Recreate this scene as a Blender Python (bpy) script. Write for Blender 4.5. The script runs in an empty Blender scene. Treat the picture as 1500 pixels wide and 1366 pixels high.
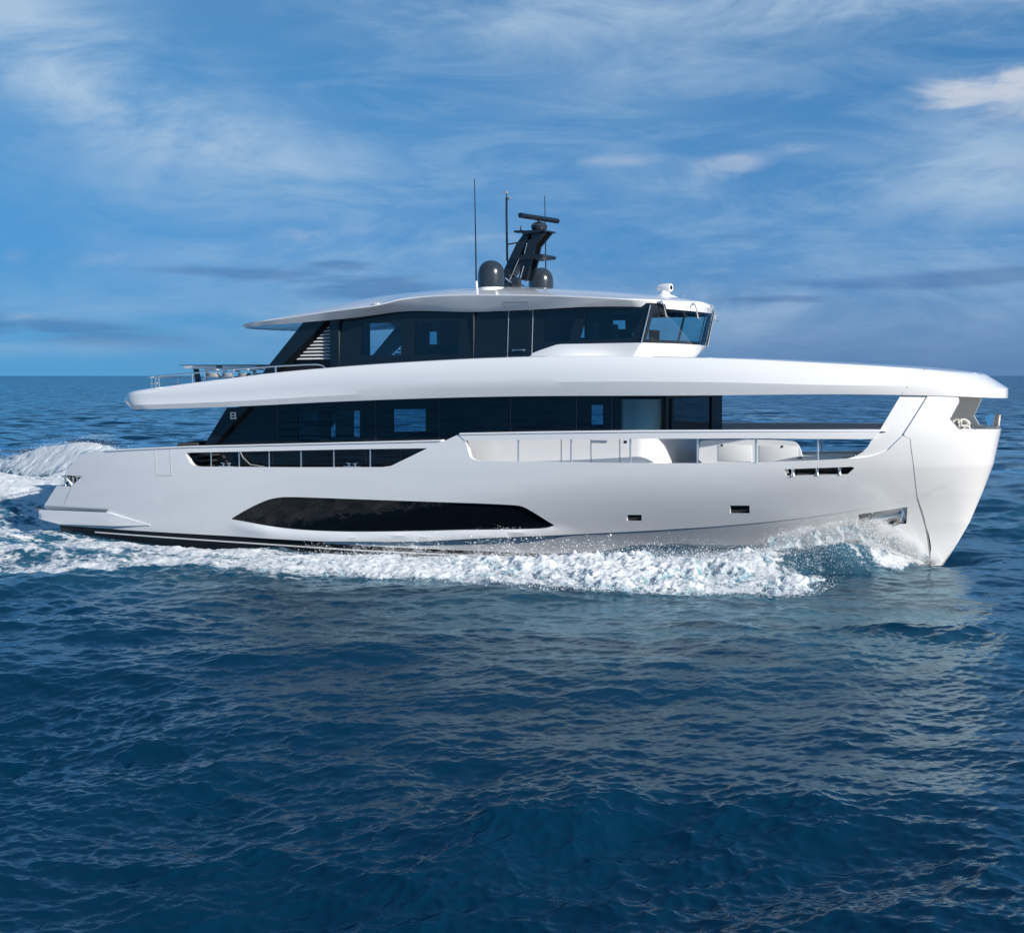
import bpy, bmesh, math, random
import numpy as np
from mathutils import Vector, Matrix
from mathutils.geometry import delaunay_2d_cdt

random.seed(7)
RNG = np.random.default_rng(11)
scene = bpy.context.scene
COL = scene.collection
PI = math.pi
R = math.radians

# ------------------------------------------------------------------ camera
cam_d = bpy.data.cameras.new("camera")
cam = bpy.data.objects.new("camera", cam_d)
COL.objects.link(cam)
HEAD = R(26.0)                      # the yacht is seen from 26 degrees ahead of its beam
CAM = Vector((31.973, -40.551, 4.72))
cam.location = CAM
cam.rotation_euler = (R(90) - math.atan(133 / 2274), 0, HEAD)
cam_d.sensor_width = 36
cam_d.lens = 36 * 2274 / 1500
cam_d.clip_start = 0.5
cam_d.clip_end = 40000
scene.camera = cam
scene.render.resolution_x = 1024
scene.render.resolution_y = 932

# ------------------------------------------------------------------ light
SUN_EL = R(23.5)
SUN_AZ = Vector((0.940, -0.342, 0)).normalized()      # towards the sun, on the bow's side
sun_dir = Vector((SUN_AZ.x * math.cos(SUN_EL), SUN_AZ.y * math.cos(SUN_EL), math.sin(SUN_EL)))
sun_d = bpy.data.lights.new("sun", 'SUN')
sun_d.energy = 5.0
sun_d.angle = R(0.6)
sun_d.color = (1.0, 0.945, 0.87)
sun = bpy.data.objects.new("sun", sun_d)
COL.objects.link(sun)
sun.rotation_euler = sun_dir.to_track_quat('Z', 'Y').to_euler()

scene.view_settings.view_transform = 'Standard'
scene.view_settings.look = 'None'
scene.view_settings.exposure = 0.19
scene.view_settings.gamma = 1.0
scene.render.engine = 'CYCLES'
scene.cycles.use_denoising = True
scene.cycles.max_bounces = 8
scene.cycles.transparent_max_bounces = 12
scene.cycles.caustics_reflective = False
scene.cycles.caustics_refractive = False
scene.cycles.sample_clamp_indirect = 4


class Nodes:
    """small helper to write node trees as expressions"""
    def __init__(self, tree):
        self.t = tree
        self.n = tree.nodes
        self.l = tree.links

    def new(self, typ, **kw):
        nd = self.n.new(typ)
        for k, v in kw.items():
            setattr(nd, k, v)
        return nd

    def put(self, sock, v):
        if hasattr(v, 'is_linked') or isinstance(v, bpy.types.NodeSocket):
            self.l.new(v, sock)
        elif v is not None:
            sock.default_value = v

    def m(self, op, a, b=None, c=None, clamp=False):
        nd = self.new('ShaderNodeMath', operation=op, use_clamp=clamp)
        self.put(nd.inputs[0], a)
        if b is not None:
            self.put(nd.inputs[1], b)
        if c is not None:
            self.put(nd.inputs[2], c)
        return nd.outputs[0]

    def smooth(self, v, a, b, lo=0.0, hi=1.0):
        nd = self.new('ShaderNodeMapRange', interpolation_type='SMOOTHSTEP')
        self.put(nd.inputs['Value'], v)
        nd.inputs['From Min'].default_value = a
        nd.inputs['From Max'].default_value = b
        nd.inputs['To Min'].default_value = lo
        nd.inputs['To Max'].default_value = hi
        return nd.outputs['Result']

    def mixc(self, f, a, b):
        nd = self.new('ShaderNodeMix', data_type='RGBA')
        self.put(nd.inputs[0], f)
        for s, v in ((nd.inputs[6], a), (nd.inputs[7], b)):
            if isinstance(v, tuple):
                v = (*v[:3], 1.0)
            self.put(s, v)
        return nd.outputs[2]

    def noise(self, vec, scale, detail=4.0, rough=0.55, dist=0.0, dims='3D'):
        nd = self.new('ShaderNodeTexNoise', noise_dimensions=dims)
        if vec is not None:
            self.l.new(vec, nd.inputs['Vector'])
        nd.inputs['Scale'].default_value = scale
        nd.inputs['Detail'].default_value = detail
        nd.inputs['Roughness'].default_value = rough
        nd.inputs['Distortion'].default_value = dist
        return nd.outputs['Fac']

    def xyz(self, x, y, z):
        nd = self.new('ShaderNodeCombineXYZ')
        for s, v in zip(nd.inputs, (x, y, z)):
            self.put(s, v)
        return nd.outputs[0]


# ------------------------------------------------------------------ sky
world = bpy.data.worlds.new("World")
scene.world = world
world.use_nodes = True
W = Nodes(world.node_tree)
bg = world.node_tree.nodes['Background']
geo = W.new('ShaderNodeTexCoord')
sep = W.new('ShaderNodeSeparateXYZ')
W.l.new(geo.outputs['Generated'], sep.inputs[0])
dx, dy, dz = sep.outputs
# compass bearing and height of a direction (0 = the way the yacht is looked at)
ca, sa_ = math.cos(HEAD), math.sin(HEAD)
d_r = W.m('ADD', W.m('MULTIPLY', dx, ca), W.m('MULTIPLY', dy, sa_))
d_f = W.m('ADD', W.m('MULTIPLY', dx, -sa_), W.m('MULTIPLY', dy, ca))
az = W.m('ARCTAN2', d_r, d_f)
el = W.m('ARCSINE', dz)
sky = W.new('ShaderNodeTexSky', sky_type='NISHITA')
sky.sun_disc = False
sky.sun_elevation = SUN_EL
sky.sun_rotation = math.atan2(SUN_AZ.x, SUN_AZ.y)
sky.altitude = 0
sky.air_density = 1.0
sky.dust_density = 0.6
sky.ozone_density = 2.0
lift = W.m('ADD', W.m('MAXIMUM', dz, 0.0), 0.30)
W.l.new(W.xyz(dx, dy, lift), sky.inputs['Vector'])
hue = W.new('ShaderNodeHueSaturation')
hue.inputs['Saturation'].default_value = 1.12
W.l.new(sky.outputs[0], hue.inputs['Color'])
sky_c = hue.outputs[0]
SKY_STRENGTH = 0.1
EXPO = 2 ** 0.19                                # the camera's exposure, taken off the sky's seen colours


def sc(c):                                     # a colour seen at SKY_STRENGTH
    return tuple(v / SKY_STRENGTH / EXPO for v in c)


def srgb(r, g, b):
    out = []
    for v in (r, g, b):
        v /= 255.0
        out.append(v / 12.92 if v <= 0.04045 else ((v + 0.055) / 1.055) ** 2.4)
    return tuple(out)

# horizon air: below about four degrees the sky dulls to a blue grey
side = W.smooth(az, -0.34, 0.20)
hz_col = W.mixc(side, sc(srgb(84, 158, 208)), sc(srgb(94, 130, 174)))
mid_col = W.mixc(side, sc(srgb(72, 152, 214)), sc(srgb(66, 138, 200)))
sky_c = W.mixc(W.smooth(el, 0.07, 0.36, 0.85, 0.42), sky_c, mid_col)
sky_c = W.mixc(W.smooth(el, 0.0, 0.085, 0.88, 0.0), sky_c, hz_col)


def blob(cu, cv, ru, rv, tilt=0.0, amp=1.0):
    u = W.m('SUBTRACT', az, cu)
    v = W.m('SUBTRACT', el, cv)
    v = W.m('SUBTRACT', v, W.m('MULTIPLY', u, tilt))
    u = W.m('DIVIDE', u, ru)
    v = W.m('DIVIDE', v, rv)
    q = W.m('ADD', W.m('MULTIPLY', u, u), W.m('MULTIPLY', v, v))
    return W.m('MULTIPLY', W.m('POWER', 2.718, W.m('MULTIPLY', q, -1.0)), amp)


def add(*xs):
    o = xs[0]
    for x in xs[1:]:
        o = W.m('ADD', o, x)
    return o


P_streak = W.xyz(W.m('MULTIPLY', az, 5.0), W.m('MULTIPLY', el, 22.0), 3.1)
P_wide = W.xyz(W.m('MULTIPLY', az, 5.0), W.m('MULTIPLY', el, 13.0), 7.7)
P_puff = W.xyz(W.m('MULTIPLY', az, 16.0), W.m('MULTIPLY', el, 34.0), 1.3)
n_streak = W.noise(P_streak, 1.5, 9.0, 0.62, 0.9)
n_wide = W.noise(P_wide, 1.4, 10.0, 0.64, 0.5)
n_puff = W.noise(P_puff, 1.0, 9.0, 0.62, 0.5)

# veils and streaks of high cloud
veil_mask = add(blob(-0.285, 0.195, 0.100, 0.042, -0.42, 1.15),
                blob(-0.185, 0.148, 0.110, 0.026, -0.28, 0.60),
                blob(-0.200, 0.112, 0.10, 0.022, -0.1, 0.30),
                blob(0.03, 0.232, 0.13, 0.026, 0.0, 0.95),
                blob(0.24, 0.236, 0.12, 0.024, 0.0, 1.1),
                blob(0.10, 0.188, 0.10, 0.022, 0.22, 0.42),
                blob(-0.12, 0.078, 0.12, 0.022, 0.0, 0.60),
                blob(0.30, 0.125, 0.06, 0.030, 0.0, 0.8),
                blob(0.02, 0.128, 0.10, 0.013, -0.05, 0.42),
                blob(0.16, 0.118, 0.16, 0.032, 0.0, 0.36),
                blob(0.16, 0.062, 0.26, 0.030, 0.0, 0.50),
                blob(0.0, 0.034, 0.50, 0.022, 0.0, 0.34))
veil = W.m('MULTIPLY', veil_mask, W.smooth(n_wide, 0.30, 0.72, 0.10, 1.25))
veil = W.m('ADD', veil, W.m('MULTIPLY', W.m('MULTIPLY', W.smooth(n_streak, 0.44, 0.72), W.smooth(el, 0.0, 0.06, 0.25, 1.0)), W.smooth(az, -0.30, 0.0, 0.12, 0.32)))
veil = W.m('MINIMUM', W.m('MULTIPLY', veil, 0.70), 0.82)
sky_c = W.mixc(veil, sky_c, sc(srgb(178, 203, 226)))
# small heaped clouds, brighter on the side of the sun
puff_mask = add(blob(0.305, 0.168, 0.052, 0.0150, -0.06, 1.5),
                blob(0.320, 0.176, 0.030, 0.010, 0.0, 0.5),
                blob(0.137, 0.131, 0.026, 0.0075, 0.05, 1.1),
                blob(0.072, 0.136, 0.030, 0.0045, 0.03, 1.0),
                blob(0.182, 0.142, 0.025, 0.0045, 0.0, 0.5),
                blob(0.322, 0.128, 0.032, 0.012, 0.0, 0.75),
                blob(-0.115, 0.091, 0.034, 0.0058, 0.05, 1.0),
                blob(-0.030, 0.087, 0.034, 0.0035, 0.08, 0.48),
                blob(-0.265, 0.072, 0.070, 0.008, 0.0, 0.6), blob(-0.29, 0.036, 0.05, 0.004, 0.0, .6), blob(0.31, .044, .06, .003, 0.0, .5))
puff = W.smooth(W.m('MULTIPLY', puff_mask, W.smooth(n_puff, 0.22, 0.70, 0.15, 1.35)), 0.15, 1.05)
shade = W.smooth(W.m('ADD', n_puff, W.m('MULTIPLY', W.m('SUBTRACT', el, 0.165), 9.0)), 0.30, 0.62)
sky_c = W.mixc(W.m('MULTIPLY', puff, 0.80), sky_c,
               W.mixc(shade, sc(srgb(158, 182, 212)), sc(srgb(208, 214, 224))))
# low grey blue bands near the horizon
P_low = W.xyz(W.m('MULTIPLY', az, 9.0), W.m('MULTIPLY', el, 70.0), 5.5)
n_low = W.noise(P_low, 1.0, 6.0, 0.55, 0.4)
low_mask = add(blob(-0.105, 0.058, 0.060, 0.010, -0.05, 1.0),
               blob(-0.110, 0.0705, 0.020, 0.003, 0.0, 0.75),
               blob(-0.185, 0.0655, 0.060, 0.004, 0.0, 0.5),
               blob(-0.300, 0.029, 0.100, 0.009, -0.08, 0.8),
               blob(0.150, 0.053, 0.060, 0.008, -0.02, 0.70),
               blob(0.290, 0.060, 0.090, 0.006, 0.06, 0.75),
               blob(0.145, 0.087, 0.020, 0.003, 0.0, 0.5),
               blob(0.185, 0.048, 0.030, 0.0025, 0.0, 0.6))
low = W.smooth(W.m('MULTIPLY', low_mask, W.smooth(n_low, 0.30, 0.62, 0.1, 1.35)), 0.12, 0.80, 0.0, 0.50)
sky_c = W.mixc(low, sky_c, sc(srgb(72, 112, 166)))
glow = W.m('MULTIPLY', add(blob(-0.31, 0.018, 0.09, 0.006, 0.0, 0.5), blob(-0.25, 0.042, 0.08, 0.005, 0.04, 0.4)),
           W.smooth(n_low, 0.3, 0.7))
sky_c = W.mixc(glow, sky_c, sc(srgb(150, 182, 216)))
W.l.new(sky_c, bg.inputs['Color'])
bg.inputs['Strength'].default_value = SKY_STRENGTH


# ------------------------------------------------------------------ materials
def mat_new(name):
    m = bpy.data.materials.new(name)
    m.use_nodes = True
    t = Nodes(m.node_tree)
    return m, t, m.node_tree.nodes['Principled BSDF']


def pbr(name, col, rough=0.4, metal=0.0, coat=0.0, spec=0.5, var=0.0, scale=6.0, bump=0.0, bscale=40.0, ior=1.5):
    m, t, b = mat_new(name)
    b.inputs['Roughness'].default_value = rough
    b.inputs['Metallic'].default_value = metal
    b.inputs['Coat Weight'].default_value = coat
    b.inputs['Coat Roughness'].default_value = 0.03
    b.inputs['Specular IOR Level'].default_value = spec
    b.inputs['IOR'].default_value = ior
    tc = t.new('ShaderNodeTexCoord').outputs['Object']
    if var:
        n = t.noise(tc, scale, 4.0, 0.6)
        c = t.mixc(n, tuple(v * (1 - var) for v in col), tuple(min(1, v * (1 + var)) for v in col))
        t.l.new(c, b.inputs['Base Color'])
    else:
        b.inputs['Base Color'].default_value = (*col, 1)
    if bump:
        bn = t.new('ShaderNodeBump')
        bn.inputs['Distance'].default_value = bump
        t.l.new(t.noise(tc, bscale, 3.0), bn.inputs['Height'])
        t.l.new(bn.outputs[0], b.inputs['Normal'])
    return m


def gelcoat(name, col):
    m, t, b = mat_new(name)
    tc = t.new('ShaderNodeTexCoord').outputs['Object']
    n = t.noise(tc, 0.35, 3.0, 0.5)
    t.l.new(t.mixc(n, tuple(v * 0.985 for v in col), col), b.inputs['Base Color'])
    b.inputs['Roughness'].default_value = 0.32
    b.inputs['Coat Weight'].default_value = 1.0
    b.inputs['Coat Roughness'].default_value = 0.03
    bn = t.new('ShaderNodeBump')
    bn.inputs['Distance'].default_value = 0.02
    bn.inputs['Strength'].default_value = 0.16
    t.l.new(t.noise(tc, 1.1, 3.0, 0.5), bn.inputs['Height'])
    t.l.new(bn.outputs[0], b.inputs['Normal'])
    return m


def clear_glass(name, tint, refl_rough=0.0, ior=1.5):
    m = bpy.data.materials.new(name)
    m.use_nodes = True
    t = Nodes(m.node_tree)
    m.node_tree.nodes.remove(m.node_tree.nodes['Principled BSDF'])
    out = m.node_tree.nodes['Material Output']
    tr = t.new('ShaderNodeBsdfTransparent')
    tr.inputs[0].default_value = (*tint, 1)
    gl = t.new('ShaderNodeBsdfGlossy')
    gl.inputs['Roughness'].default_value = refl_rough
    fr = t.new('ShaderNodeFresnel')
    fr.inputs['IOR'].default_value = ior
    mx = t.new('ShaderNodeMixShader')
    t.l.new(fr.outputs[0], mx.inputs[0])
    t.l.new(tr.outputs[0], mx.inputs[1])
    t.l.new(gl.outputs[0], mx.inputs[2])
    t.l.new(mx.outputs[0], out.inputs['Surface'])
    return m


M = {}
M['white'] = gelcoat('white_gelcoat', (0.84, 0.84, 0.84))
M['white2'] = pbr('white_moulding', (0.78, 0.78, 0.77), 0.4, var=0.02)
M['black'] = pbr('black_antifouling', (0.012, 0.012, 0.014), 0.25, spec=0.5, var=0.3, scale=2)
M['glassdark'] = pbr('black_glass', (0.006, 0.009, 0.013), 0.015, spec=0.5)
M['hullglass'] = pbr('hull_glass', (0.004, 0.006, 0.009), 0.03, spec=0.32, bump=0.012, bscale=1.4)
M['navy'] = pbr('navy_paint', (0.006, 0.011, 0.018), 0.16, var=0.1, scale=3)
M['blackmatt'] = pbr('matt_black', (0.01, 0.01, 0.012), 0.5)
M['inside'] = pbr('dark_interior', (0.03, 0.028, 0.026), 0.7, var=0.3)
M['seatdark'] = pbr('dark_upholstery', (0.05, 0.055, 0.06), 0.7)
M['tint'] = clear_glass('tinted_glass', (0.60, 0.82, 0.88))
M['tintd'] = clear_glass('deep_tinted_glass', (0.62, 0.76, 0.82))
M['clear'] = clear_glass('clear_glass', (0.93, 0.95, 0.955), ior=1.2)
M['steel'] = pbr('polished_steel', (0.88, 0.87, 0.85), 0.28, metal=1.0)
M['steelb'] = pbr('brushed_steel', (0.55, 0.55, 0.55), 0.35, metal=1.0)
M['mast'] = pbr('mast_paint', (0.010, 0.012, 0.016), 0.25, coat=0.3, var=0.2, scale=5)
M['dome'] = pbr('dome_paint', (0.026, 0.033, 0.042), 0.22, coat=0.5, var=0.1)
M['teak'] = pbr('teak', (0.30, 0.225, 0.16), 0.6, var=0.25, scale=9)
M['grey'] = pbr('grey_cushion', (0.30, 0.30, 0.30), 0.8, var=0.15, scale=12)
M['cushion'] = pbr('white_cushion', (0.62, 0.61, 0.59), 0.85, var=0.08, scale=8, bump=0.02, bscale=9)
M['seam2'] = pbr('fine_groove', (0.50, 0.50, 0.51), 0.6)
M['seam'] = pbr('seam_shadow_gap', (0.28, 0.28, 0.29), 0.6)
M['joint'] = pbr('glass_sealant', (0.05, 0.06, 0.07), 0.5)
M['pale_panel'] = pbr('pale_inner_panel', (0.66, 0.70, 0.73), 0.8)
M['lamp'] = pbr('lamp_lens', (0.75, 0.76, 0.76), 0.1, spec=0.6)
M['rope'] = pbr('white_rope', (0.72, 0.70, 0.66), 0.9, var=0.15, scale=40)


# ------------------------------------------------------------------ object helpers
def obj(name, V, F, mat, parent=None, smooth=35.0, mats=None, fm=None, weld=0):
    me = bpy.data.meshes.new(name)
    me.from_pydata([tuple(v) for v in V], [], [tuple(int(i) for i in f) for f in F])
    me.validate()
    if weld:
        bm = bmesh.new()
        bm.from_mesh(me)
        bmesh.ops.remove_doubles(bm, verts=bm.verts[:], dist=weld)
        bm.to_mesh(me)
        bm.free()
    for mm in (mats or [mat]):
        me.materials.append(mm)
    if fm is not None:
        me.polygons.foreach_set('material_index', fm)
    if smooth:
        me.polygons.foreach_set('use_smooth', [True] * len(me.polygons))
        me.set_sharp_from_angle(angle=R(smooth))
    me.update()
    o = bpy.data.objects.new(name, me)
    COL.objects.link(o)
    if parent is not None:
        o.parent = parent
    return o


def thing(o, label, cat, group=None):
    o['label'] = label
    o['category'] = cat
    if group:
        o['group'] = group
    return o


def empty(name, loc, rz=0.0):
    o = bpy.data.objects.new(name, None)
    o.location = loc
    o.rotation_euler = (0, 0, rz)
    o.empty_display_size = 0.2
    COL.objects.link(o)
    return o


class MB:
    """gathers shapes of ONE part; coordinates are s (aft to bow), y (port is +), z"""
    def __init__(self):
        self.V, self.F = [], []
        self.pair = False
        self.welded = 0

    def mirror(self):
        """starboard shape: build() makes one object of it on each side"""
        self.pair = True
        return self

    def add(self, V, F):
        k = len(self.V)
        self.V += [tuple(v) for v in V]
        self.F += [tuple(int(i) + k for i in f) for f in F]
        return self

    def both(self):
        """the shape runs across the centre line: one mesh, welded there"""
        k = len(self.V)
        self.V += [(x, -y, z) for x, y, z in self.V]
        self.F += [tuple(i + k for i in reversed(f)) for f in self.F]
        return self

    def box(self, c, d, bev=0.0, rot=None):
        bm = bmesh.new()
        bmesh.ops.create_cube(bm, size=1)
        for v in bm.verts:
            v.co = Vector((v.co.x * d[0], v.co.y * d[1], v.co.z * d[2]))
        if bev:
            bmesh.ops.bevel(bm, geom=bm.edges[:], offset=bev, segments=2, affect='EDGES', profile=0.5)
        if rot is not None:
            bmesh.ops.rotate(bm, verts=bm.verts, cent=(0, 0, 0), matrix=rot)
        bm.verts.index_update()
        self.add([v.co + Vector(c) for v in bm.verts], [[v.index for v in f.verts] for f in bm.faces])
        bm.free()
        return self

    def tube(self, pts, r, n=8, r2=None):
        pts = [Vector(p) for p in pts]
        rs = np.linspace(r, r if r2 is None else r2, len(pts))
        V, F = [], []
        for i, p in enumerate(pts):
            a = pts[max(i - 1, 0)]
            b = pts[min(i + 1, len(pts) - 1)]
            d = (b - a).normalized()
            up = Vector((0, 0, 1)) if abs(d.z) < 0.9 else Vector((0, 1, 0))
            e1 = d.cross(up).normalized()
            e2 = e1.cross(d)
            for k in range(n):
                w = 2 * PI * k / n
                V.append(p + (e1 * math.cos(w) + e2 * math.sin(w)) * rs[i])
        for i in range(len(pts) - 1):
            for k in range(n):
                k2 = (k + 1) % n
                F.append((i * n + k, i * n + k2, (i + 1) * n + k2, (i + 1) * n + k))
        F.append(tuple(range(n)))
        F.append(tuple(reversed(range((len(pts) - 1) * n, len(pts) * n))))
        return self.add(V, F)

    def lathe(self, prof, c=(0, 0, 0), n=32, rot=None):
        V, F = [], []
        for r, z in prof:
            for k in range(n):
                w = 2 * PI * k / n
                p = Vector((r * math.cos(w), r * math.sin(w), z))
                if rot is not None:
                    p = rot @ p
                V.append(p + Vector(c))
        for i in range(len(prof) - 1):
            for k in range(n):
                k2 = (k + 1) % n
                F.append((i * n + k, i * n + k2, (i + 1) * n + k2, (i + 1) * n + k))
        F.append(tuple(reversed(range(n))))
        F.append(tuple(range((len(prof) - 1) * n, len(prof) * n)))
        return self.add(V, F)

    def prism(self, poly, t0, t1):
        """polygon of (s, z), anticlockwise, from y=-t0 (outer, towards starboard) to y=-t1"""
        n = len(poly)
        V = [(s, -t0, z) for s, z in poly] + [(s, -t1, z) for s, z in poly]
        F = [tuple(range(n)), tuple(reversed(range(n, 2 * n)))]
        for i in range(n):
            j = (i + 1) % n
            F.append((j, i, n + i, n + j))
        return self.add(V, F)

    def build(self, name, mat, parent=None, smooth=35.0):
        if self.pair:
            o = obj(name, self.V, self.F, mat, parent, smooth)
            obj(name, [(x, -y, z) for x, y, z in self.V], [tuple(reversed(f)) for f in self.F], mat, parent, smooth)
            return o
        return obj(name, self.V, self.F, mat, parent, smooth, weld=self.welded)

    def weld(self, d=0.0008):
        self.welded = d
        return self


def resample(loop, step, closed=True):
    out = []
    n = len(loop)
    for i in range(n if closed else n - 1):
        a = np.array(loop[i], float)
        b = np.array(loop[(i + 1) % n], float)
        k = max(1, int(math.ceil(np.linalg.norm(b - a) / step)))
        for j in range(k):
            out.append(a + (b - a) * j / k)
    if not closed:
        out.append(np.array(loop[-1], float))
    return out


def smooth_loop(loop, it=2, keep=40.0):
    """corner cutting on the gentle corners of a closed loop"""
    pts = [np.array(p, float) for p in loop]
    for _ in range(it):
        out = []
        n = len(pts)
        for i in range(n):
            a, b, c = pts[i - 1], pts[i], pts[(i + 1) % n]
            u, v = b - a, c - b
            ang = abs(math.degrees(math.atan2(u[0] * v[1] - u[1] * v[0], u @ v)))
            if ang > keep or ang < 1:
                out.append(b)
            else:
                out += [b - u * 0.25, b + v * 0.25]
        pts = out
    return [tuple(p) for p in pts]


def inside(poly, pts):
    poly = np.asarray(poly)
    x, y = pts[:, 0], pts[:, 1]
    res = np.zeros(len(pts), bool)
    n = len(poly)
    for i in range(n):
        x1, y1 = poly[i]
        x2, y2 = poly[(i + 1) % n]
        c = ((y1 > y) != (y2 > y))
        if abs(y2 - y1) > 1e-12:
            res ^= c & (x < (x2 - x1) * (y - y1) / (y2 - y1) + x1)
    return res


def area2(p):
    p = np.asarray(p)
    x, y = p[:, 0], p[:, 1]
    return np.sum(x * np.roll(y, -1) - np.roll(x, -1) * y)


def skin(outer, holes, step, tf, thick, asp=0.5, to_p=None, from_p=None, back=True):
    """plate on the surface y = -tf(s, z): polygon with holes, given thickness. asp squeezes s in the meshing."""
    def P(l):
        l = [tuple(q) for q in l]
        if to_p:
            l = [to_p(*q) for q in l]
        return [(q[0] * asp, q[1]) for q in l]
    outer = resample(P(outer), step)
    if area2(outer) < 0:
        outer = outer[::-1]
    hs = [resample(P(h), step) for h in holes]
    pts = list(outer)
    edges = [(i, (i + 1) % len(outer)) for i in range(len(outer))]
    for h in hs:
        k = len(pts)
        pts += h
        edges += [(k + i, k + (i + 1) % len(h)) for i in range(len(h))]
    B = np.array(pts)
    lo, hi = B.min(0), B.max(0)
    gx, gy = np.meshgrid(np.arange(lo[0] + step / 2, hi[0], step), np.arange(lo[1] + step / 2, hi[1], step))
    G = np.c_[gx.ravel(), gy.ravel()]
    G = G[inside(outer, G)]
    for h in hs:
        G = G[~inside(h, G)]
    if len(G):
        keep = np.ones(len(G), bool)
        for i in range(0, len(G), 400):
            d = np.sqrt(((G[i:i + 400, None, :] - B[None]) ** 2).sum(-1)).min(1)
            keep[i:i + 400] = d > 0.45 * step
        G = G[keep]
    allp = [Vector((float(a), float(b))) for a, b in np.vstack([B, G])] if len(G) else [Vector((float(a), float(b))) for a, b in B]
    rv, re_, rf, *_ = delaunay_2d_cdt(allp, edges, [], 0, 1e-7)
    Q = np.array([(v.x, v.y) for v in rv])
    T = np.array([f for f in rf if len(f) == 3])
    cen = Q[T].mean(1)
    ok = inside(outer, cen)
    for h in hs:
        ok &= ~inside(h, cen)
    T = T[ok]
    a = Q[T[:, 1]] - Q[T[:, 0]]
    b = Q[T[:, 2]] - Q[T[:, 0]]
    cr = a[:, 0] * b[:, 1] - a[:, 1] * b[:, 0]
    T[cr < 0] = T[cr < 0][:, ::-1]
    T = T[np.abs(cr) > 1e-10]
    s, z = Q[:, 0] / asp, Q[:, 1]
    if from_p:
        s, z = from_p(s, z)
    t = np.asarray(tf(s, z)) * np.ones_like(s)
    V = np.c_[s, -t, z]
    F = [tuple(f) for f in T]
    if back:
        n = len(V)
        V = np.vstack([V, np.c_[s, -np.maximum(t - thick, np.minimum(t, 0.0)), z]])
        cnt = {}
        for f in T:
            for i in range(3):
                cnt[(f[i], f[(i + 1) % 3])] = 1
        F += [tuple(int(i) + n for i in f[::-1]) for f in T]
        for (i, j) in cnt:
            if (j, i) not in cnt:
                F.append((j, i, i + n, j + n))
    return V, F


def sides(*parts, both=True):
    mb = MB()
    for V, F in parts:
        mb.add(V, F)
    return mb.mirror() if both is True else (mb.both().weld() if both == 'weld' else mb)


def sst(x, a, b):
    u = np.clip((np.asarray(x, float) - a) / (b - a), 0, 1)
    return u * u * (3 - 2 * u)


def interp(tab, x):
    return np.interp(x, [p[0] for p in tab], [p[1] for p in tab])


def spline_tab(tab, n=200):
    """smooth table through the points (monotone cubic)"""
    x = np.array([p[0] for p in tab], float)
    y = np.array([p[1] for p in tab], float)
    d = np.gradient(y, x)
    def f(q):
        q = np.clip(np.asarray(q, float), x[0], x[-1])
        i = np.clip(np.searchsorted(x, q) - 1, 0, len(x) - 2)
        h = x[i + 1] - x[i]
        u = (q - x[i]) / h
        return (y[i] * (1 + 2 * u) * (1 - u) ** 2 + h * d[i] * u * (1 - u) ** 2
                + y[i + 1] * u * u * (3 - 2 * u) + h * d[i + 1] * u * u * (u - 1))
    return f

# ================================================================== THE YACHT
# s runs from the stern (0) to the bow (26), y is positive to port, z = 0 is the water
yacht = empty("motor_yacht", (0, 0, 0))
thing(yacht, "white three-deck motor yacht with dark glass bands under way on the open sea", "yacht")

STEM_Z = [-1.2, -0.3, -0.1, 0.36, 0.98, 1.78, 2.48, 3.31, 4.2, 5.0]
STEM_S = [23.6, 24.42, 24.55, 24.84, 25.17, 25.49, 25.73, 25.88, 25.98, 26.0]


def stem(z):
    return np.interp(z, STEM_Z, STEM_S)


def half(s, z):
    """half breadth of the hull"""
    s = np.asarray(s, float)
    z = np.asarray(z, float)
    w = sst(z, -0.2, 3.6)
    Wd = 3.46 + 0.20 * sst(z, -0.3, 2.6)
    st = stem(z)
    se = 8.0 + 5.5 * w
    p = 1.75 + 1.35 * w
    q = 1.12 + 1.0 * w
    u = np.clip((st - s) / (st - se), 0, 1)
    g = (1 - (1 - u) ** p) ** (1 / q)
    return Wd * g * (1 - 0.10 * np.clip((4 - s) / 7.0, 0, 1) ** 2)


boot = lambda s: 0.035 - 0.008 * np.asarray(s, float)
_ch = spline_tab([(7.85, 0.03), (8.82, 0.07), (11.1, 0.17), (12.73, 0.31), (15.28, 0.5), (16.69, 0.61), (18.07, 0.73),
                  (19.4, 0.86), (20.66, 1.01), (21.8, 1.18), (22.88, 1.38), (24.08, 1.68), (25.01, 2.18), (25.6, 2.6)])
chine = lambda s: np.maximum(_ch(s), boot(s) + 0.001)
_led = spline_tab([(4.2, 0.50), (4.72, 0.43), (7.0, 0.22), (8.24, 0.20), (10.0, 0.29), (12.74, 0.43), (15.05, 0.64), (16, 0.72)])


def t_up(s, z):
    s = np.asarray(s, float)
    t = half(s, z)
    f = sst(s, 4.6, 6.2) * (1 - sst(s, 14.2, 15.6))
    return t + 0.085 * f * sst(-(np.asarray(z) - _led(s)), -0.10, 0.015)


def t_low(s, z):
    s = np.asarray(s, float)
    z = np.asarray(z, float)
    step = 0.018 * sst(s, 7.9, 10.5) * (1 - 0.75 * sst(s, 21.5, 24.0))
    sl = 0.36 * sst(s, 9, 12.5) * (1 - sst(s, 17, 23))
    d = np.maximum(chine(s) - z, 0)
    return np.maximum(half(s, z) - step - sl * d, 0.0)


def t_bow(s, z):
    """forward of the seam: chine fades into the stem"""
    z = np.asarray(z, float)
    d = np.maximum(chine(s) - z, 0)
    return np.maximum(half(s, z) - 0.022 * sst(d, 0.0, 0.03) * (1 - sst(s, 24.6, 25.1)), 0.0)


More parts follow.
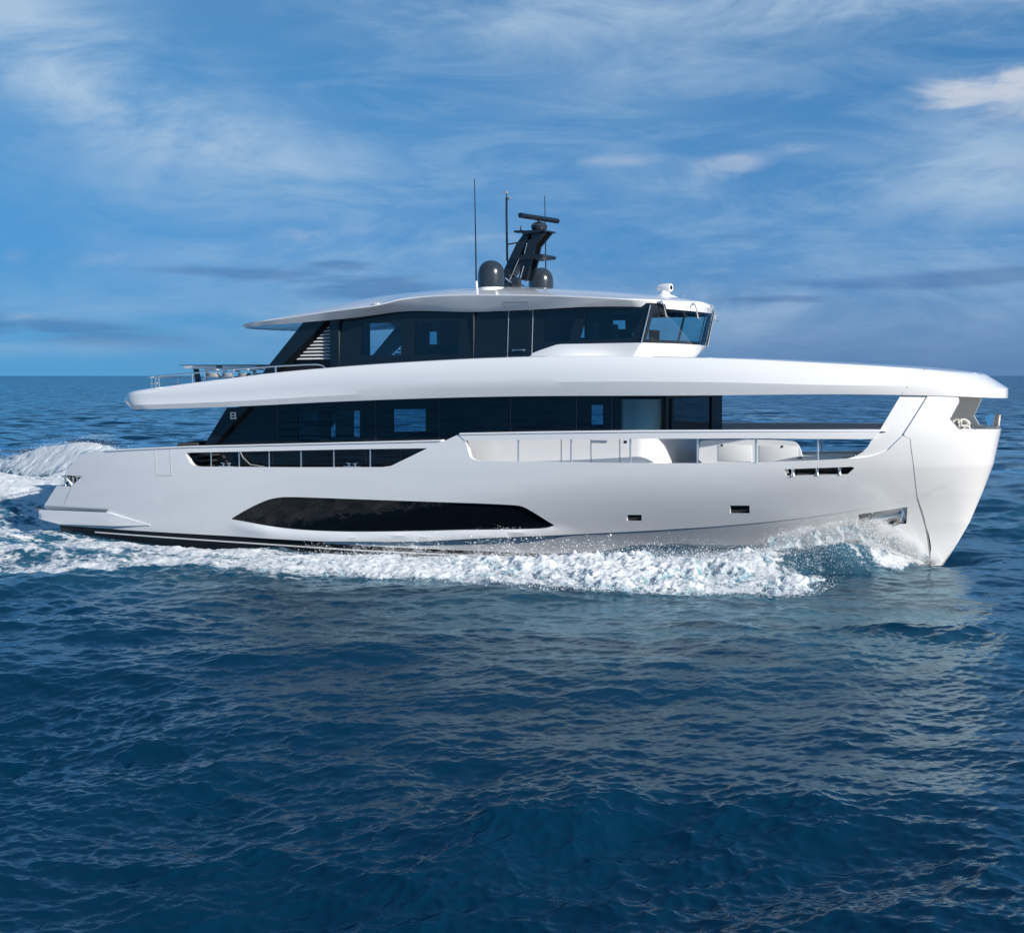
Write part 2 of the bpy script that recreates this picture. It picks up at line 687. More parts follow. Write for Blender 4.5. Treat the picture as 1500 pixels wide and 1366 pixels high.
SEAM = [(24.10, 3.19), (24.13, 2.54), (24.11, 1.70)]
open1 = [(3.27, 2.45), (3.29, 2.37), (3.39, 2.2), (3.5, 2.09), (3.65, 2.05), (7.06, 2.12), (9.99, 2.2), (10.27, 2.24),
         (10.86, 2.5), (11.42, 2.75), (8.67, 2.66), (6.37, 2.57)]
win = [(4.73, 0.53), (5.41, 0.88), (6.07, 1.15), (6.46, 1.23), (6.77, 1.26), (7.69, 1.27), (10.09, 1.28), (12.88, 1.29),
       (13.99, 1.28), (14.2, 1.24), (14.45, 1.1), (14.96, 0.75), (14.75, 0.66), (13.87, 0.6), (12.36, 0.53), (10.01, 0.39),
       (8.24, 0.32), (7.0, 0.32), (6.06, 0.38), (5.11, 0.49)]
win = smooth_loop(win, 2, 30)
port1 = [(16.99, 1.1), (17.38, 1.11), (17.34, 0.95), (16.95, 0.94)]
port2 = [(19.69, 1.42), (20.17, 1.43), (20.13, 1.22), (19.64, 1.21)]
slot = [(21.18, 2.40), (22.76, 2.48), (22.82, 2.45), (22.64, 2.29), (21.19, 2.24)]
opening2_floor = [(22.59, 2.68), (22.14, 2.65), (20.7, 2.57), (19.71, 2.53), (17.6, 2.49), (14.97, 2.46), (13.02, 2.44),
                  (12.84, 2.47), (12.72, 2.54), (12.58, 2.99)]
ss = np.linspace(-2.05, 24.11, 90)
lower_edge = [(s, float(chine(s))) for s in ss]
stern_edge = [(0.3, 2.43), (0.0, 2.42), (-0.35, 2.40), (-0.6, 2.36), (-0.82, 2.29), (-0.98, 2.2), (-1.41, 1.89), (-1.66, 1.63),
              (-0.86, 1.63), (-1.39, 1.29), (-2.01, 1.29), (-2.63, 0.66), (-2.63, 0.40), (-2.2, 0.2)]
plate = (lower_edge + list(reversed(SEAM)) + [(23.95, 3.26), (23.63, 2.92), (23.42, 2.81), (23.21, 2.74), (22.95, 2.70)]
         + opening2_floor + [(12.37, 3.14), (11.93, 2.95), (8.67, 2.82), (6.37, 2.73), (3.35, 2.61), (1.4, 2.5)] + stern_edge)
hull_parts = [skin(plate, [open1, win, port1, port2, slot], 0.11, t_up, 0.15)]
# lower hull between chine and boot top
sl_ = np.linspace(7.9, 24.11, 60)
low_poly = [(s, float(boot(s))) for s in sl_] + [(s, float(chine(s)) - 0.001) for s in reversed(sl_)]
anchor = [(22.71, 1.22), (23.86, 1.43), (23.78, 0.98), (22.6, 0.90)]
hull_parts.append(skin(low_poly, [anchor], 0.09, t_low, 0.14))
# the step of the chine itself
V, F = [], []
for i, s in enumerate(np.linspace(7.9, 24.11, 80)):
    z = float(chine(s))
    V += [(s, -float(t_up(s, z)), z), (s, -float(t_low(s, z - 0.001)), z - 0.001)]
    if i:
        k = 2 * i
        F.append((k - 2, k - 1, k + 1, k))
hull_parts.append((V, F))
hull = sides(*hull_parts, both='weld')
# transom between the stern edges
tr = [(s, z) for s, z in stern_edge if not (s > -1.3 and z < 1.7)]
V, F = [], []
for i, (s, z) in enumerate(tr):
    tt = float(half(s, z)) - 0.02
    V += [(s + 0.02, -tt, z), (s + 0.02, tt, z)]
    if i:
        k = 2 * i
        F.append((k - 2, k - 1, k + 1, k))
hull.add(V, F)
hull_o = hull.build('hull', M['white'], yacht)

# bow shell, from the seam to the stem, up to the fascia
to_p = lambda s, z: (-math.sqrt(max(float(stem(z)) - s, 0.0)), z)
from_p = lambda p, z: (stem(z) - p * p, z)
stem_curve = [(float(stem(z)), z) for z in np.linspace(-0.158, 3.375, 26)]
bow_poly = (stem_curve + [(25.60, 3.40), (25.12, 3.42), (24.95, 3.66), (25.14, 4.05), (25.14, 4.24), (24.50, 4.24), (23.98, 3.30), (23.99, 3.25)]
            + [(24.112, 3.19), (24.142, 2.54), (24.122, 1.70), (24.212, 0.92), (24.242, 0.05), (24.252, -0.158)])
bow = sides(skin(bow_poly, [], 0.05, t_bow, 0.12, asp=1.0, to_p=to_p, from_p=from_p), both='weld')
# filler strip of the lower hull forward of s=24.11
fill = [(24.11, -0.155), (24.248, -0.157), (24.238, 0.05), (24.208, 0.92), (24.117, 1.66), (24.11, 1.66)]
hull2 = sides(skin(fill, [], 0.08, t_low, 0.12, asp=1))
bow.build('bow_shell', M['white'], yacht)
hull2.build('bow_seam_panel', M['white'], hull_o)
# inside of the seam: grey joint
mb = MB()
for a, b in zip(SEAM[:-1], SEAM[1:]):
    pass
seam_path = [(24.106, 3.19), (24.136, 2.54), (24.116, 1.70), (24.206, 0.92), (24.236, 0.05)]
sp = resample(seam_path, 0.1, closed=False)
mb.tube([(s, -float(half(s, z)) + 0.016, z) for s, z in sp], 0.018, 6)
mb.mirror().build('panel_joint', M['seam'], hull_o)

# buttress sweeping from the fascia down into the bulwark
but = [(22.59, 2.66), (22.95, 2.685), (23.21, 2.72), (23.42, 2.79), (23.63, 2.90), (23.95, 3.24), (24.50, 4.245), (23.9, 4.245),
       (23.44, 3.39), (23.26, 3.17), (23.15, 2.98), (23.03, 2.85), (22.85, 2.74)]
sides(skin(but, [], 0.07, lambda s, z: half(s, z) - 0.05, 0.30)).build('buttress', M['white'], yacht)

# boot top and its white line
ss2 = np.linspace(-2.0, 24.42, 70)
bp = [(s, float(boot(s)) - 0.001) for s in ss2] + [(float(stem(-0.3)) - 0.01, -0.3), (float(stem(-0.9)) - 0.01, -0.9), (-2.0, -0.9)]
boot_o = sides(skin(bp, [], 0.08, lambda s, z: t_low(s, np.minimum(z, boot(s))), 0.1, asp=1.0, to_p=to_p, from_p=from_p, back=False)).build('boot_stripe', M['black'], hull_o)
ss3 = np.linspace(-0.5, 24.30, 80)
wl = [(s, float(boot(s)) - 0.155) for s in ss3] + [(s, float(boot(s)) - 0.115) for s in reversed(ss3)]
sides(skin(wl, [], 0.05, lambda s, z: t_low(s, z) + 0.008, 0.02)).build('waterline_stripe', M['white2'], hull_o)

# long hull window
for sgn, nm in ((1, 'hull_window'), (-1, 'hull_window')):
    V, F = skin(win, [], 0.11, lambda s, z: t_up(s, z) - 0.055, 0.05)
    if sgn < 0:
        V = V * np.array([1, -1, 1])
        F = [tuple(reversed(f)) for f in F]
    obj(nm, V, F, M['hullglass'], hull_o)
for poly in (port1, port2):
    for sgn in (1, -1):
        V, F = skin(poly, [], 0.1, lambda s, z: t_up(s, z) - 0.085, 0.04)
        if sgn < 0:
            V = V * np.array([1, -1, 1])
            F = [tuple(reversed(f)) for f in F]
        obj('porthole', V, F, M['glassdark'], hull_o)

# anchor pocket: lined box with the anchor in it
for sgn in (1, -1):
    V, F = skin(anchor, [], 0.09, lambda s, z: t_low(s, z) - 0.12, 0.05)
    mb = MB().add(V, F)
    if sgn < 0:
        mb.V = [(x, -y, z) for x, y, z in mb.V]
        mb.F = [tuple(reversed(f)) for f in mb.F]
    pk = mb.build('anchor_pocket', M['steelb'], hull_o)
    mb = MB()
    ay = float(t_low(23.4, 1.15)) - 0.07
    mb.tube([(23.0, -ay - .12, 1.08), (23.75, -ay + .09, 1.22)], 0.05, 8)
    mb.tube([(23.68, -ay + .10, 1.02), (23.74, -ay + .06, 1.2), (23.72, -ay + .10, 1.36)], 0.055, 8)
    if sgn < 0:
        mb.V = [(x, -y, z) for x, y, z in mb.V]
        mb.F = [tuple(reversed(f)) for f in mb.F]
    mb.build('anchor', M['steel'], hull_o)

# mooring slot with three bollards
for sgn in (1, -1):
    V, F = skin(slot, [], 0.09, lambda s, z: t_up(s, z) - 0.30, 0.05)
    mb = MB().add(V, F)
    if sgn < 0:
        mb.V = [(x, -y, z) for x, y, z in mb.V]
        mb.F = [tuple(reversed(f)) for f in mb.F]
    mb.build('mooring_slot', M['blackmatt'], hull_o)
    for s in (21.36, 21.93, 22.45):
        y = -(float(half(s, 2.35)) - 0.07) * sgn
        zb, zt = float(np.interp(s, [21.18, 22.64], [2.24, 2.29])), float(np.interp(s, [21.18, 22.76], [2.40, 2.48]))
        MB().lathe([(0.055, zb - .01), (0.04, zb + .03), (0.035, zb + .08), (0.045, zt - .02), (0.055, zt + .01)], (s, y, 0), 14).build('bollard', M['steel'], hull_o)

# side hatch outlined by a fine groove
hatch = [(2.12, 2.53), (2.14, 1.75), (2.70, 1.75), (2.70, 2.54)]
mb = MB()
for a, b in zip(hatch, hatch[1:]):
    pts = resample([a, b], 0.2, closed=False)
    mb.tube([(s, -float(half(s, z)) - 0.001, z) for s, z in pts], 0.008, 5)
mb.mirror().build('side_hatch', M['seam2'], hull_o)
# joint line of the stern quarter
mb = MB()
mb.tube([(s, -float(half(s, z)) - 0.0, z) for s, z in resample([(-1.37, 1.27), (-1.75, 0.72)], .15, closed=False)], 0.007, 5)
mb.mirror().build('panel_joint', M['seam'], hull_o)

# swim platform with its tapering side fairing
pl = [(-3.16, 0.25), (-1.99, 0.09), (0.4, 0.14), (1.74, 0.215), (1.74, 0.235), (0.14, 0.53), (-0.1, 0.545), (-3.0, 0.50), (-3.16, 0.47)]
tp = lambda s, z: half(np.maximum(s, -2.9), 0.5) + 0.055 * (1 - sst(s, 0.0, 1.7)) - 0.5 * sst(-np.asarray(s), 2.75, 3.17) ** 3
plat = sides(skin(pl, [], 0.1, tp, 4.0), both='weld')
plat_o = plat.build('swim_platform', M['white'], yacht)
rr = [(-2.55, 0.56), (0.08, 0.575), (0.12, 0.64), (-2.55, 0.635)]
sides(skin(rr, [], 0.1, lambda s, z: half(s, z) + 0.055, 0.1)).build('rub_rail', M['steelb'], plat_o)
sides(skin([(-3.1, .502), (-0.2, .546), (-0.2, .556), (-3.1, .512)], [], .1, lambda s, z: half(np.maximum(s, -2.9), .5) + 0.02, 3.6), both='weld').build('teak_tread', M['teak'], plat_o)

# stern fairlead in its notch
mb = MB()
for k in range(4):
    y = float(half(-1.5, 1.4)) - 0.12 - 0.03 * k
    mb.lathe([(0.05, 1.30), (0.035, 1.34), (0.032, 1.48), (0.05, 1.54), (0.05, 1.57)], (-1.72 + 0.14 * k, -y, 0), 12)
mb.tube([(-1.95, -y, 1.58), (-1.0, -y - .02, 1.6)], 0.022, 8)
mb.mirror().build('stern_fairlead', M['steel'], hull_o)
mb = MB()
mb.prism([(-2.0, 1.24), (-0.9, 1.24), (-0.75, 1.66), (-1.5, 1.66)], float(half(-1.2, 1.4)) - 0.30, float(half(-1.2, 1.4)) - 0.33)
mb.mirror().build('fairlead_recess', M['grey'], hull_o)


# ---- rails along the bulwark
def sweep(path, prof, name, mat, parent, lat=None):
    """profile (outward, up) swept along a path of (s, t, z) on both sides"""
    mb = MB()
    n = len(prof)
    V, F = [], []
    m = len(path)
    for i, (s, t, z) in enumerate(path):
        a, b = path[max(i - 1, 0)], path[min(i + 1, m - 1)]
        d = Vector((b[0] - a[0], -(b[1] - a[1]), 0)).normalized()
        o = Vector((d.y, -d.x, 0))
        for u, v in prof:
            V.append((s + o.x * u, -t + o.y * u, z + v))
    for i in range(m - 1):
        for k in range(n):
            k2 = (k + 1) % n
            F.append((i * n + k2, i * n + k, (i + 1) * n + k, (i + 1) * n + k2))
    F.append(tuple(range(n)))
    F.append(tuple(reversed(range((m - 1) * n, m * n))))
    mb.add(V, F).mirror()
    return mb.build(name, mat, parent, 30)


r2 = [(12.56, 2.985), (12.62, 2.985), (14.97, 3.045), (17.62, 3.115), (20.42, 3.165), (23.30, 3.175), (23.46, 3.36), (23.6, 3.36), (23.25, 3.365),
      (20.42, 3.335), (17.62, 3.29), (14.97, 3.22), (12.39, 3.135)]
rail2 = sides(skin(r2, [], 0.05, lambda s, z: half(s, z) + 0.012 - 0.05 * sst(z, 3.22, 3.40) * 0, 0.17, asp=0.3)).build('bulwark_rail', M['white'], yacht)
path = [(s, float(half(s, 3.3)), float(interp([(12.39, 3.135), (14.97, 3.22), (17.62, 3.29), (20.42, 3.335), (23.25, 3.365), (23.6, 3.362)], s)) + .002) for s in np.linspace(12.42, 23.55, 60)]
sweep(path, [(0.035, 0.0), (0.03, 0.03), (0.0, 0.045), (-0.17, 0.045), (-0.20, 0.02), (-0.20, 0.0)], 'cap_rail', M['white'], rail2)
path = [(s, float(half(s, 2.7)), float(interp([(0.3, 2.43), (1.4, 2.5), (3.35, 2.61), (6.37, 2.73), (8.67, 2.82), (11.93, 2.95)], s)) + .002) for s in np.linspace(0.2, 11.85, 60)]
sweep(path, [(0.03, 0.0), (0.028, 0.025), (0.0, 0.04), (-0.17, 0.04), (-0.20, 0.02), (-0.20, 0.0)], 'cap_rail', M['white'], hull_o)
for s in (4.13, 5.13, 6.18, 7.27, 8.37, 9.56):
    for sgn in (1, -1):
        y = -(float(half(s, 2.3)) - 0.075) * sgn
        zb = float(interp([(3.65, 2.05), (7.06, 2.12), (9.99, 2.2)], s))
        zt = float(interp([(3.27, 2.45), (6.37, 2.57), (8.67, 2.66), (11.42, 2.75)], s))
        MB().tube([(s, y, zb - .01), (s, y, zt + .01)], 0.022, 10).build('stanchion', M['steel'], hull_o)
for s in (14.13, 15.65, 17.28, 19.04, 20.5, 21.99):
    for sgn in (1, -1):
        y = -(float(half(s, 2.8)) - 0.08) * sgn
        zb = float(np.interp(s, [p[0] for p in reversed(opening2_floor)], [p[1] for p in reversed(opening2_floor)]))
        zt = float(interp([(12.58, 2.99), (14.97, 3.04), (17.62, 3.11), (20.42, 3.16), (23.3, 3.17)], s))
        MB().tube([(s, y, zb - .01), (s, y, zt + .01)], 0.026, 10).build('stanchion', M['steel'], rail2)
for s in (4.67, 8.97):
    for sgn in (1, -1):
        y = -(float(half(s, 2.1)) - 0.06) * sgn
        zb = 2.072 + (s - 4.67) * 0.024
        mb = MB()
        mb.box((s, y, zb + .012), (0.50, 0.12, 0.02), 0.005)
        for q in (-.1, .1):
            mb.tube([(s + q, y, zb), (s + q, y, zb + .07)], 0.018, 8)
            mb.tube([(s + q * .4, y, zb + .085), (s + q * 1.7, y, zb + .105)], 0.02, 8)
        mb.build('cleat', M['steel'], hull_o)


# ---- decks
def deck_poly(s0, s1, z, inset, n=40, t_of=None):
    S = np.linspace(s0, s1, n)
    T = [max(float((t_of or (lambda a: half(a, z)))(a)) - inset, 0.0) for a in S]
    V, F = [], []
    for i, (s, t) in enumerate(zip(S, T)):
        V += [(s, -t, z), (s, t, z)]
        if i:
            k = 2 * i
            F.append((k - 2, k, k + 1, k - 1))
    return V, F


mb = MB()
mb.add(*deck_poly(-1.2, 12.6, 1.75, 0.10))
mb.build('deck', M['teak'], yacht, None)
MB().add([(12.6, -3.5, 1.75), (12.6, 3.5, 1.75), (12.6, 3.5, 2.28), (12.6, -3.5, 2.28)], [(0, 1, 2, 3)]).build('deck_step', M['white2'], yacht, None)
MB().add(*deck_poly(12.61, 23.89, 2.28, 0.10)).build('foredeck', M['white2'], yacht, None)
MB().add([(23.9, -1.7, 2.28), (23.9, 1.7, 2.28), (23.9, 2.2, 3.30), (23.9, -2.2, 3.30)], [(0, 1, 2, 3)]).build('deck_step', M['white2'], yacht, None)
MB().add(*deck_poly(23.9, 25.84, 3.30, 0.08)).build('bow_deck', M['white2'], yacht, None)

# glass screen round the bow opening
gs = [(25.25, 3.385), (float(stem(3.39)) - .13, 3.385), (float(stem(3.72)) - .13, 3.72), (25.30, 3.70)]
sides(skin(gs, [], 0.05, lambda s, z: half(s, z) - 0.03, 0.015, asp=1, to_p=to_p, from_p=from_p, back=False)).build('bow_glass', M['clear'], yacht)
for s in (25.15, 25.45, 25.72):
    MB().box((s, -float(half(s, 3.4)) + 0.03, 3.415), (0.08, 0.05, 0.035), 0.006).mirror().build('glass_clamp', M['steel'], yacht)


# ---- main deckhouse: dark glass with a rounded front, white coaming below it forward
def house_plan(t0, sa, sf, rad, n=10):
    """half plan from the aft corner round to the front centre line: (s, t)"""
    pts = [(sa, 0.0), (sa, t0)]
    S = np.linspace(sa, sf - rad, 14)[1:]
    pts += [(s, t0) for s in S]
    for k in range(1, n + 1):
        a = PI / 2 * k / n
        pts.append((sf - rad + rad * math.sin(a), t0 - rad + rad * math.cos(a)))
    pts.append((sf, 0.0))
    return pts


def wall_ring(plan, z0, z1, s_min=None):
    V, F = [], []
    z0f = z0 if callable(z0) else (lambda s: z0)
    z1f = z1 if callable(z1) else (lambda s: z1)
    for i, (s, t) in enumerate(plan):
        V += [(s, -t, z0f(s)), (s, -t, z1f(s))]
        if i:
            k = 2 * i
            F.append((k - 2, k, k + 1, k - 1))
    return V, F


TW = 2.75
# side walls as plates with openings for the clear panes
stb_panes = [[(6.62, 2.78), (7.36, 2.78), (7.36, 3.70), (6.62, 3.70)],
             [(7.72, 2.78), (8.72, 2.78), (8.72, 3.72), (7.72, 3.72)],
             [(9.82, 3.14), (10.86, 3.18), (10.86, 3.79), (9.82, 3.77)],
             [(15.86, 3.2), (16.2, 3.2), (16.2, 3.95), (15.86, 3.95)]]
prt_panes = [[(3.95, 2.7), (4.10, 2.7), (4.10, 3.64), (3.95, 3.64)],
             [(4.22, 2.7), (4.42, 2.7), (4.42, 3.64), (4.22, 3.64)],
             [(5.12, 2.7), (5.38, 2.7), (5.38, 3.62), (5.12, 3.62)],
             [(5.52, 2.7), (5.72, 2.7), (5.72, 3.62), (5.52, 3.62)],
             [(6.3, 2.85), (8.0, 2.85), (8.0, 3.72), (6.3, 3.72)],
             [(13.4, 3.0), (14.6, 3.0), (14.6, 3.9), (13.4, 3.9)]]
wallp = [(3.75, 1.76), (16.8, 1.76), (16.8, 4.26), (3.75, 4.0)]
mb = MB()
wallp = [(3.2, 1.76), (12.5, 1.76), (12.5, 3.05), (16.7, 3.05), (16.7, 4.26), (13.3, 4.2), (8.6, 4.02), (4.6, 3.86), (3.5, 2.60)]
mb.add(*skin(wallp, stb_panes, 0.3, lambda s, z: TW + 0 * s, 0.04))
pm = MB().add(*skin(wallp, prt_panes, 0.3, lambda s, z: TW + 0 * s, 0.04))
mb.add([(x, -y, z) for x, y, z in pm.V], [tuple(reversed(f)) for f in pm.F])
# aft and inner surfaces
mb.add([(3.21, -TW, 1.76), (3.21, TW, 1.76), (3.51, TW, 2.6), (3.51, -TW, 2.6), (4.6, TW, 3.86), (4.6, -TW, 3.86)], [(0, 3, 2, 1), (3, 5, 4, 2)])
house = mb.build('main_deckhouse', M['glassdark'], yacht)
# rounded front, with a door opening left in the middle of it
front = MB()
plan = [(16.7, TW), (17.1, TW)] + [(17.1 + .6 * math.sin(a), TW - .6 + .6 * math.cos(a)) for a in np.linspace(0, PI / 2, 14)[1:]]
front.add(*wall_ring(plan, 3.15, 4.20)).mirror()
front.build('curved_window', M['tint'], house)
plan = [(16.45, TW - .1), (17.0, TW - .1)] + [(17.0 + .6 * math.sin(a), TW - .7 + .6 * math.cos(a)) for a in np.linspace(0, PI / 2, 12)[1:]]
MB().add(*wall_ring(plan, 3.2, 4.1)).mirror().build('pale_inner_panel', M['pale_panel'], house)  # pale curved panel added behind the rounded glass to brighten the pane
mb = MB()
for y, w in ((-2.08, .14), (-1.66, .16), (1.95, .80), (2.42, .10)):
    mb.box((17.70, y, 3.66), (0.10, w, 1.12))
mb.box((17.70, 0.1, 4.17), (0.09, 4.5, 0.10))
mb.box((17.70, 0.1, 3.14), (0.09, 4.5, 0.10))
mb.build('front_window_frame', M['blackmatt'], house)
for y, w in ((-1.875, .27), (-.015, 3.13)):
    MB().box((17.70, y, 3.655), (0.02, w, 0.92)).build('front_window', M['glassdark'] if w > .5 else M['tint'], house)
# panes
for poly, sg in [(p, 1) for p in stb_panes] + [(p, -1) for p in prt_panes]:
    V, F = skin(poly, [], 0.5, lambda s, z: TW - 0.012 + 0 * s, 0.012)
    if sg < 0:
        V = V * np.array([1, -1, 1]); F = [tuple(reversed(f)) for f in F]
    obj('window_pane', V, F, M['tintd'], house, None)
# fine joints between the dark glass panels
for s in (5.9, 9.25, 11.29, 13.5, 15.45, 16.45):
    MB().box((s, -TW - 0.003, 3.5), (0.016, 0.008, 1.3)).mirror().build('glass_joint', M['joint'], house)
# interior: floor, ceiling, bulkheads
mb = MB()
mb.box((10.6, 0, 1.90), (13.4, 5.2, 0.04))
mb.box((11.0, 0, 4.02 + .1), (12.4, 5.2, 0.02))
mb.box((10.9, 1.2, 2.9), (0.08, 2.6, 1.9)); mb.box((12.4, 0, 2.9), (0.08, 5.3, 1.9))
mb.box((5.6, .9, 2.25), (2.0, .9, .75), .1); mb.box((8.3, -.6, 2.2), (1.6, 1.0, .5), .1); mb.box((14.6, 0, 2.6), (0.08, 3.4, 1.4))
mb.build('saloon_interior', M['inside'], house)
# white coaming under the forward windows
plan = [(12.0, TW + .02)] + [(s, TW + .02) for s in np.linspace(12.3, 16.7, 10)] + \
       [(17.1 + .66 * math.sin(a), TW - .64 + .66 * math.cos(a)) for a in np.linspace(0, PI / 2, 16)[1:]] + [(17.76, 1.2), (17.76, 0)]
mb = MB()
mb.add(*wall_ring(plan, 2.2, 3.12))
n0 = len(plan)
V = [(s, -t, 3.12) for s, t in plan] + [(s - 0.08 if s > 16.8 else s, -t + .08, 3.15) for s, t in plan]
mb.add(V, [(i, i + 1, n0 + i + 1, n0 + i) for i in range(n0 - 1)])
mb.both().weld()
coam = mb.build('house_coaming', M['white'], yacht)
for s in (15.02, 15.88, 16.70):
    MB().box((s, -TW - .024, 2.7), (0.018, 0.006, 0.82)).mirror().build('door_joint', M['seam'], coam)
MB().box((16.12, -TW - .03, 2.99), (0.42, 0.02, 0.055), 0.008).mirror().build('door_handle', M['steel'], coam)
MB().box((16.85, -TW - .015, 2.99), (0.08, 0.03, 0.07), 0.005).mirror().build('switch_panel', M['blackmatt'], coam)

# raked pillars at the aft end of the saloon, with the builder's emblem
rp = [(3.18, 1.76), (3.66, 1.76), (3.75, 2.64), (5.06, 3.80), (4.24, 3.775), (3.40, 2.64)]
rp = [(2.72, 1.76), (3.06, 1.76), (3.72, 2.64), (5.02, 3.80), (4.24, 3.775), (3.38, 2.64)]
for sgn in (1, -1):
    mb = MB().prism(rp, 2.93, 2.70)
    if sgn < 0:
        mb.V = [(x, -y, z) for x, y, z in mb.V]; mb.F = [tuple(reversed(f)) for f in mb.F]
    pil = mb.build('raked_pillar', M['navy'], house)
    em = MB()
    # two stacked open boxes sharing their right hand stroke
    def bar(a, b, c, d):
        em.prism([(4.36 + a, 3.44 + b), (4.36 + c, 3.44 + b), (4.36 + c, 3.44 + d), (4.36 + a, 3.44 + d)], 2.942, 2.93)
    bar(0.0, 0.0, 0.16, 0.035); bar(0.0, 0.085, 0.16, 0.118); bar(0.0, 0.165, 0.205, 0.20)
    bar(0.16, 0.0, 0.20, 0.165); bar(0.0, 0.035, 0.035, 0.085); bar(0.0, 0.118, 0.035, 0.165); bar(0.2, 0.0, 0.225, 0.035)
    if sgn < 0:
        em.V = [(x, -y, z) for x, y, z in em.V]; em.F = [tuple(reversed(f)) for f in em.F]
    em.build('emblem', M['white2'], house)
mb = MB()
mb.tube([(4.12, -2.9, 3.78), (4.12, -2.9, 3.70)], .02)
mb.mirror().build('ceiling_lamp', M['lamp'], house)
# curved stair side seen through the aft opening
mb = MB()
mb.tube([(4.6, -2.86, 2.55), (4.75, -2.86, 2.3), (5.0, -2.86, 2.1), (5.5, -2.86, 2.05)], .018, 8)
mb.mirror().build('stair_rail', M['grey'], house)

# aft cockpit seat, its dark roll showing over the bulwark
mb = MB()
mb.box((2.6, 0, 2.05), (0.9, 4.6, 0.5), .06); mb.box((2.25, 0, 2.45), (0.25, 4.6, 0.5), .08)
sofa = mb.build('cockpit_sofa', M['seatdark'], yacht)
mb = MB().tube([(2.3, -2.75, 2.62), (3.05, -2.75, 2.64)], .075, 12)
mb.mirror().build('rolled_cushion', M['seatdark'], sofa)
mb = MB()
for k in range(4):
    mb.box((3.35 + .1 * k, -3.0, 1.86 + .17 * k), (0.36, .55, .05), .01)
mb.mirror().build('deck_steps', M['inside'], yacht)

# ---- foredeck lounge: moulded settee with low table and pads
lp = smooth_loop([(18.62, 2.25), (21.45, 2.25), (21.30, 2.98), (21.0, 3.10), (18.75, 3.05), (18.62, 2.98)], 2, 95)
mb = MB().prism(lp, 2.05, 1.95)
mb.box((20.1, 0, 2.39), (2.5, 3.88, 0.22), .05)
mb.box((18.85, 0, 2.62), (0.34, 3.88, 0.66), .1)
lounge = mb.build('foredeck_lounge', M['white'], yacht)
mb = MB()
for s, w in ((19.5, .95), (20.6, 1.1)):
    MB().box((s, 0, 2.54), (w, 3.5, 0.14), .06).build('lounge_cushion', M['cushion'], lounge)
for s, w in ((19.6, .9), (20.75, 1.0)):
    MB().box((s, -2.055, 2.72), (w, .012, 0.42), .004).build('locker_door', M['white2'], lounge)
for s in (19.25, 20.85):
    MB().lathe([(0.03, 0), (0.03, .01)], (s, -2.062, 2.92), 12, Matrix.Rotation(PI / 2, 3, 'X')).build('locker_catch', M['blackmatt'], lounge)
mb = MB()
mb.box((21.75, -1.3, 2.64), (1.25, 1.5, 0.10), .03); mb.box((21.6, -1.3, 2.44), (.8, 1.0, 0.34), .02)
mb.build('low_table', M['white2'], yacht)

# ================================================================== upper deck
z_top = spline_tab([(0.45, 4.16), (1.3, 4.26), (2.1, 4.35), (3.47, 4.50), (4.86, 4.64), (6.11, 4.77), (8.46, 4.95), (10.96, 5.09),
                    (12.91, 5.17), (14.6, 5.21), (18.7, 5.17), (19.77, 5.14), (21.8, 5.04), (24.2, 4.88), (25.46, 4.75), (26.1, 4.7)])
z_cr = spline_tab([(0.5, 3.93), (0.9, 3.95), (4.06, 4.08), (9.1, 4.37), (13.0, 4.51), (19.84, 4.55), (21.9, 4.50), (24.0, 4.47), (26.04, 4.40)])
z_bot = spline_tab([(0.8, 3.69), (1.5, 3.71), (4.89, 3.82), (8.64, 4.0), (13.34, 4.16), (18.72, 4.22), (23.9, 4.25), (25.2, 4.21), (26.04, 4.16)])


def band_t(s, B, sa, L, n, sf, se, p, q):
    s = np.asarray(s, float)
    u = np.clip((s - sa) / L, 0, 1)
    a = (1 - (1 - u) ** n) ** (1 / n)
    v = np.clip((sf - s) / (sf - se), 0, 1)
    return B * a * (1 - (1 - v) ** p) ** (1 / q)


NB = 150
lam = (1 - np.cos(np.linspace(0, PI, NB))) / 2
specs = {  # B, sa, L, n, sf, se, p, q
    'top': (3.58, 0.48, 1.5, 3.6, 25.50, 12.5, 3.0, 2.05),
    'crease': (3.77, 0.30, 1.7, 3.6, 26.04, 13.5, 3.1, 2.12),
    'bot': (3.665, 0.62, 1.6, 3.6, 26.04, 13.5, 3.1, 2.12)}


def ring(k, zf, ds=0.0, dt=0.0, dz=0.0):
    sp = specs[k]
    s = sp[1] + (sp[4] - sp[1]) * lam
    t = band_t(s, *sp)
    t = np.maximum(t - dt, 0) * np.where((lam == 0) | (lam == 1), 0, 1)
    s2 = np.clip(s, sp[1] + ds, sp[4] - ds)
    return np.c_[s2, t, zf(s) + dz]


r_top = ring('top', z_top)
r_cr = ring('crease', z_cr)
r_bot = ring('bot', z_bot)
r_cr[:, 1] -= np.minimum(r_cr[:, 1], 0.07) * (1 - sst(r_cr[:, 0], 6.5, 12.5)) * sst(r_cr[:, 0], 0.3, 1.5)
mids = []
for f, bul in ((0.12, .028), (0.3, .055), (0.55, .055), (0.8, .03)):
    mm_ = r_top * (1 - f) + r_cr * f
    mm_[:, 1] += bul * np.minimum(mm_[:, 1], 1.0)
    aft = 1 - sst(mm_[:, 0], 2, 8)
    mm_[:, 2] += 0.05 * aft * math.sin(PI * f)
    mids.append(mm_)
low1 = r_cr * .5 + r_bot * .5
low1[:, 1] += 0.012 + 0.03 * (1 - sst(low1[:, 0], 6.5, 12.5)) * np.minimum(low1[:, 1], 1)
r_in = ring('top', z_top, 0.14, 0.14, 0.02)
r_in2 = ring('top', z_top, 0.26, 0.26, 0.0)
s_fl = r_in2[:, 0]
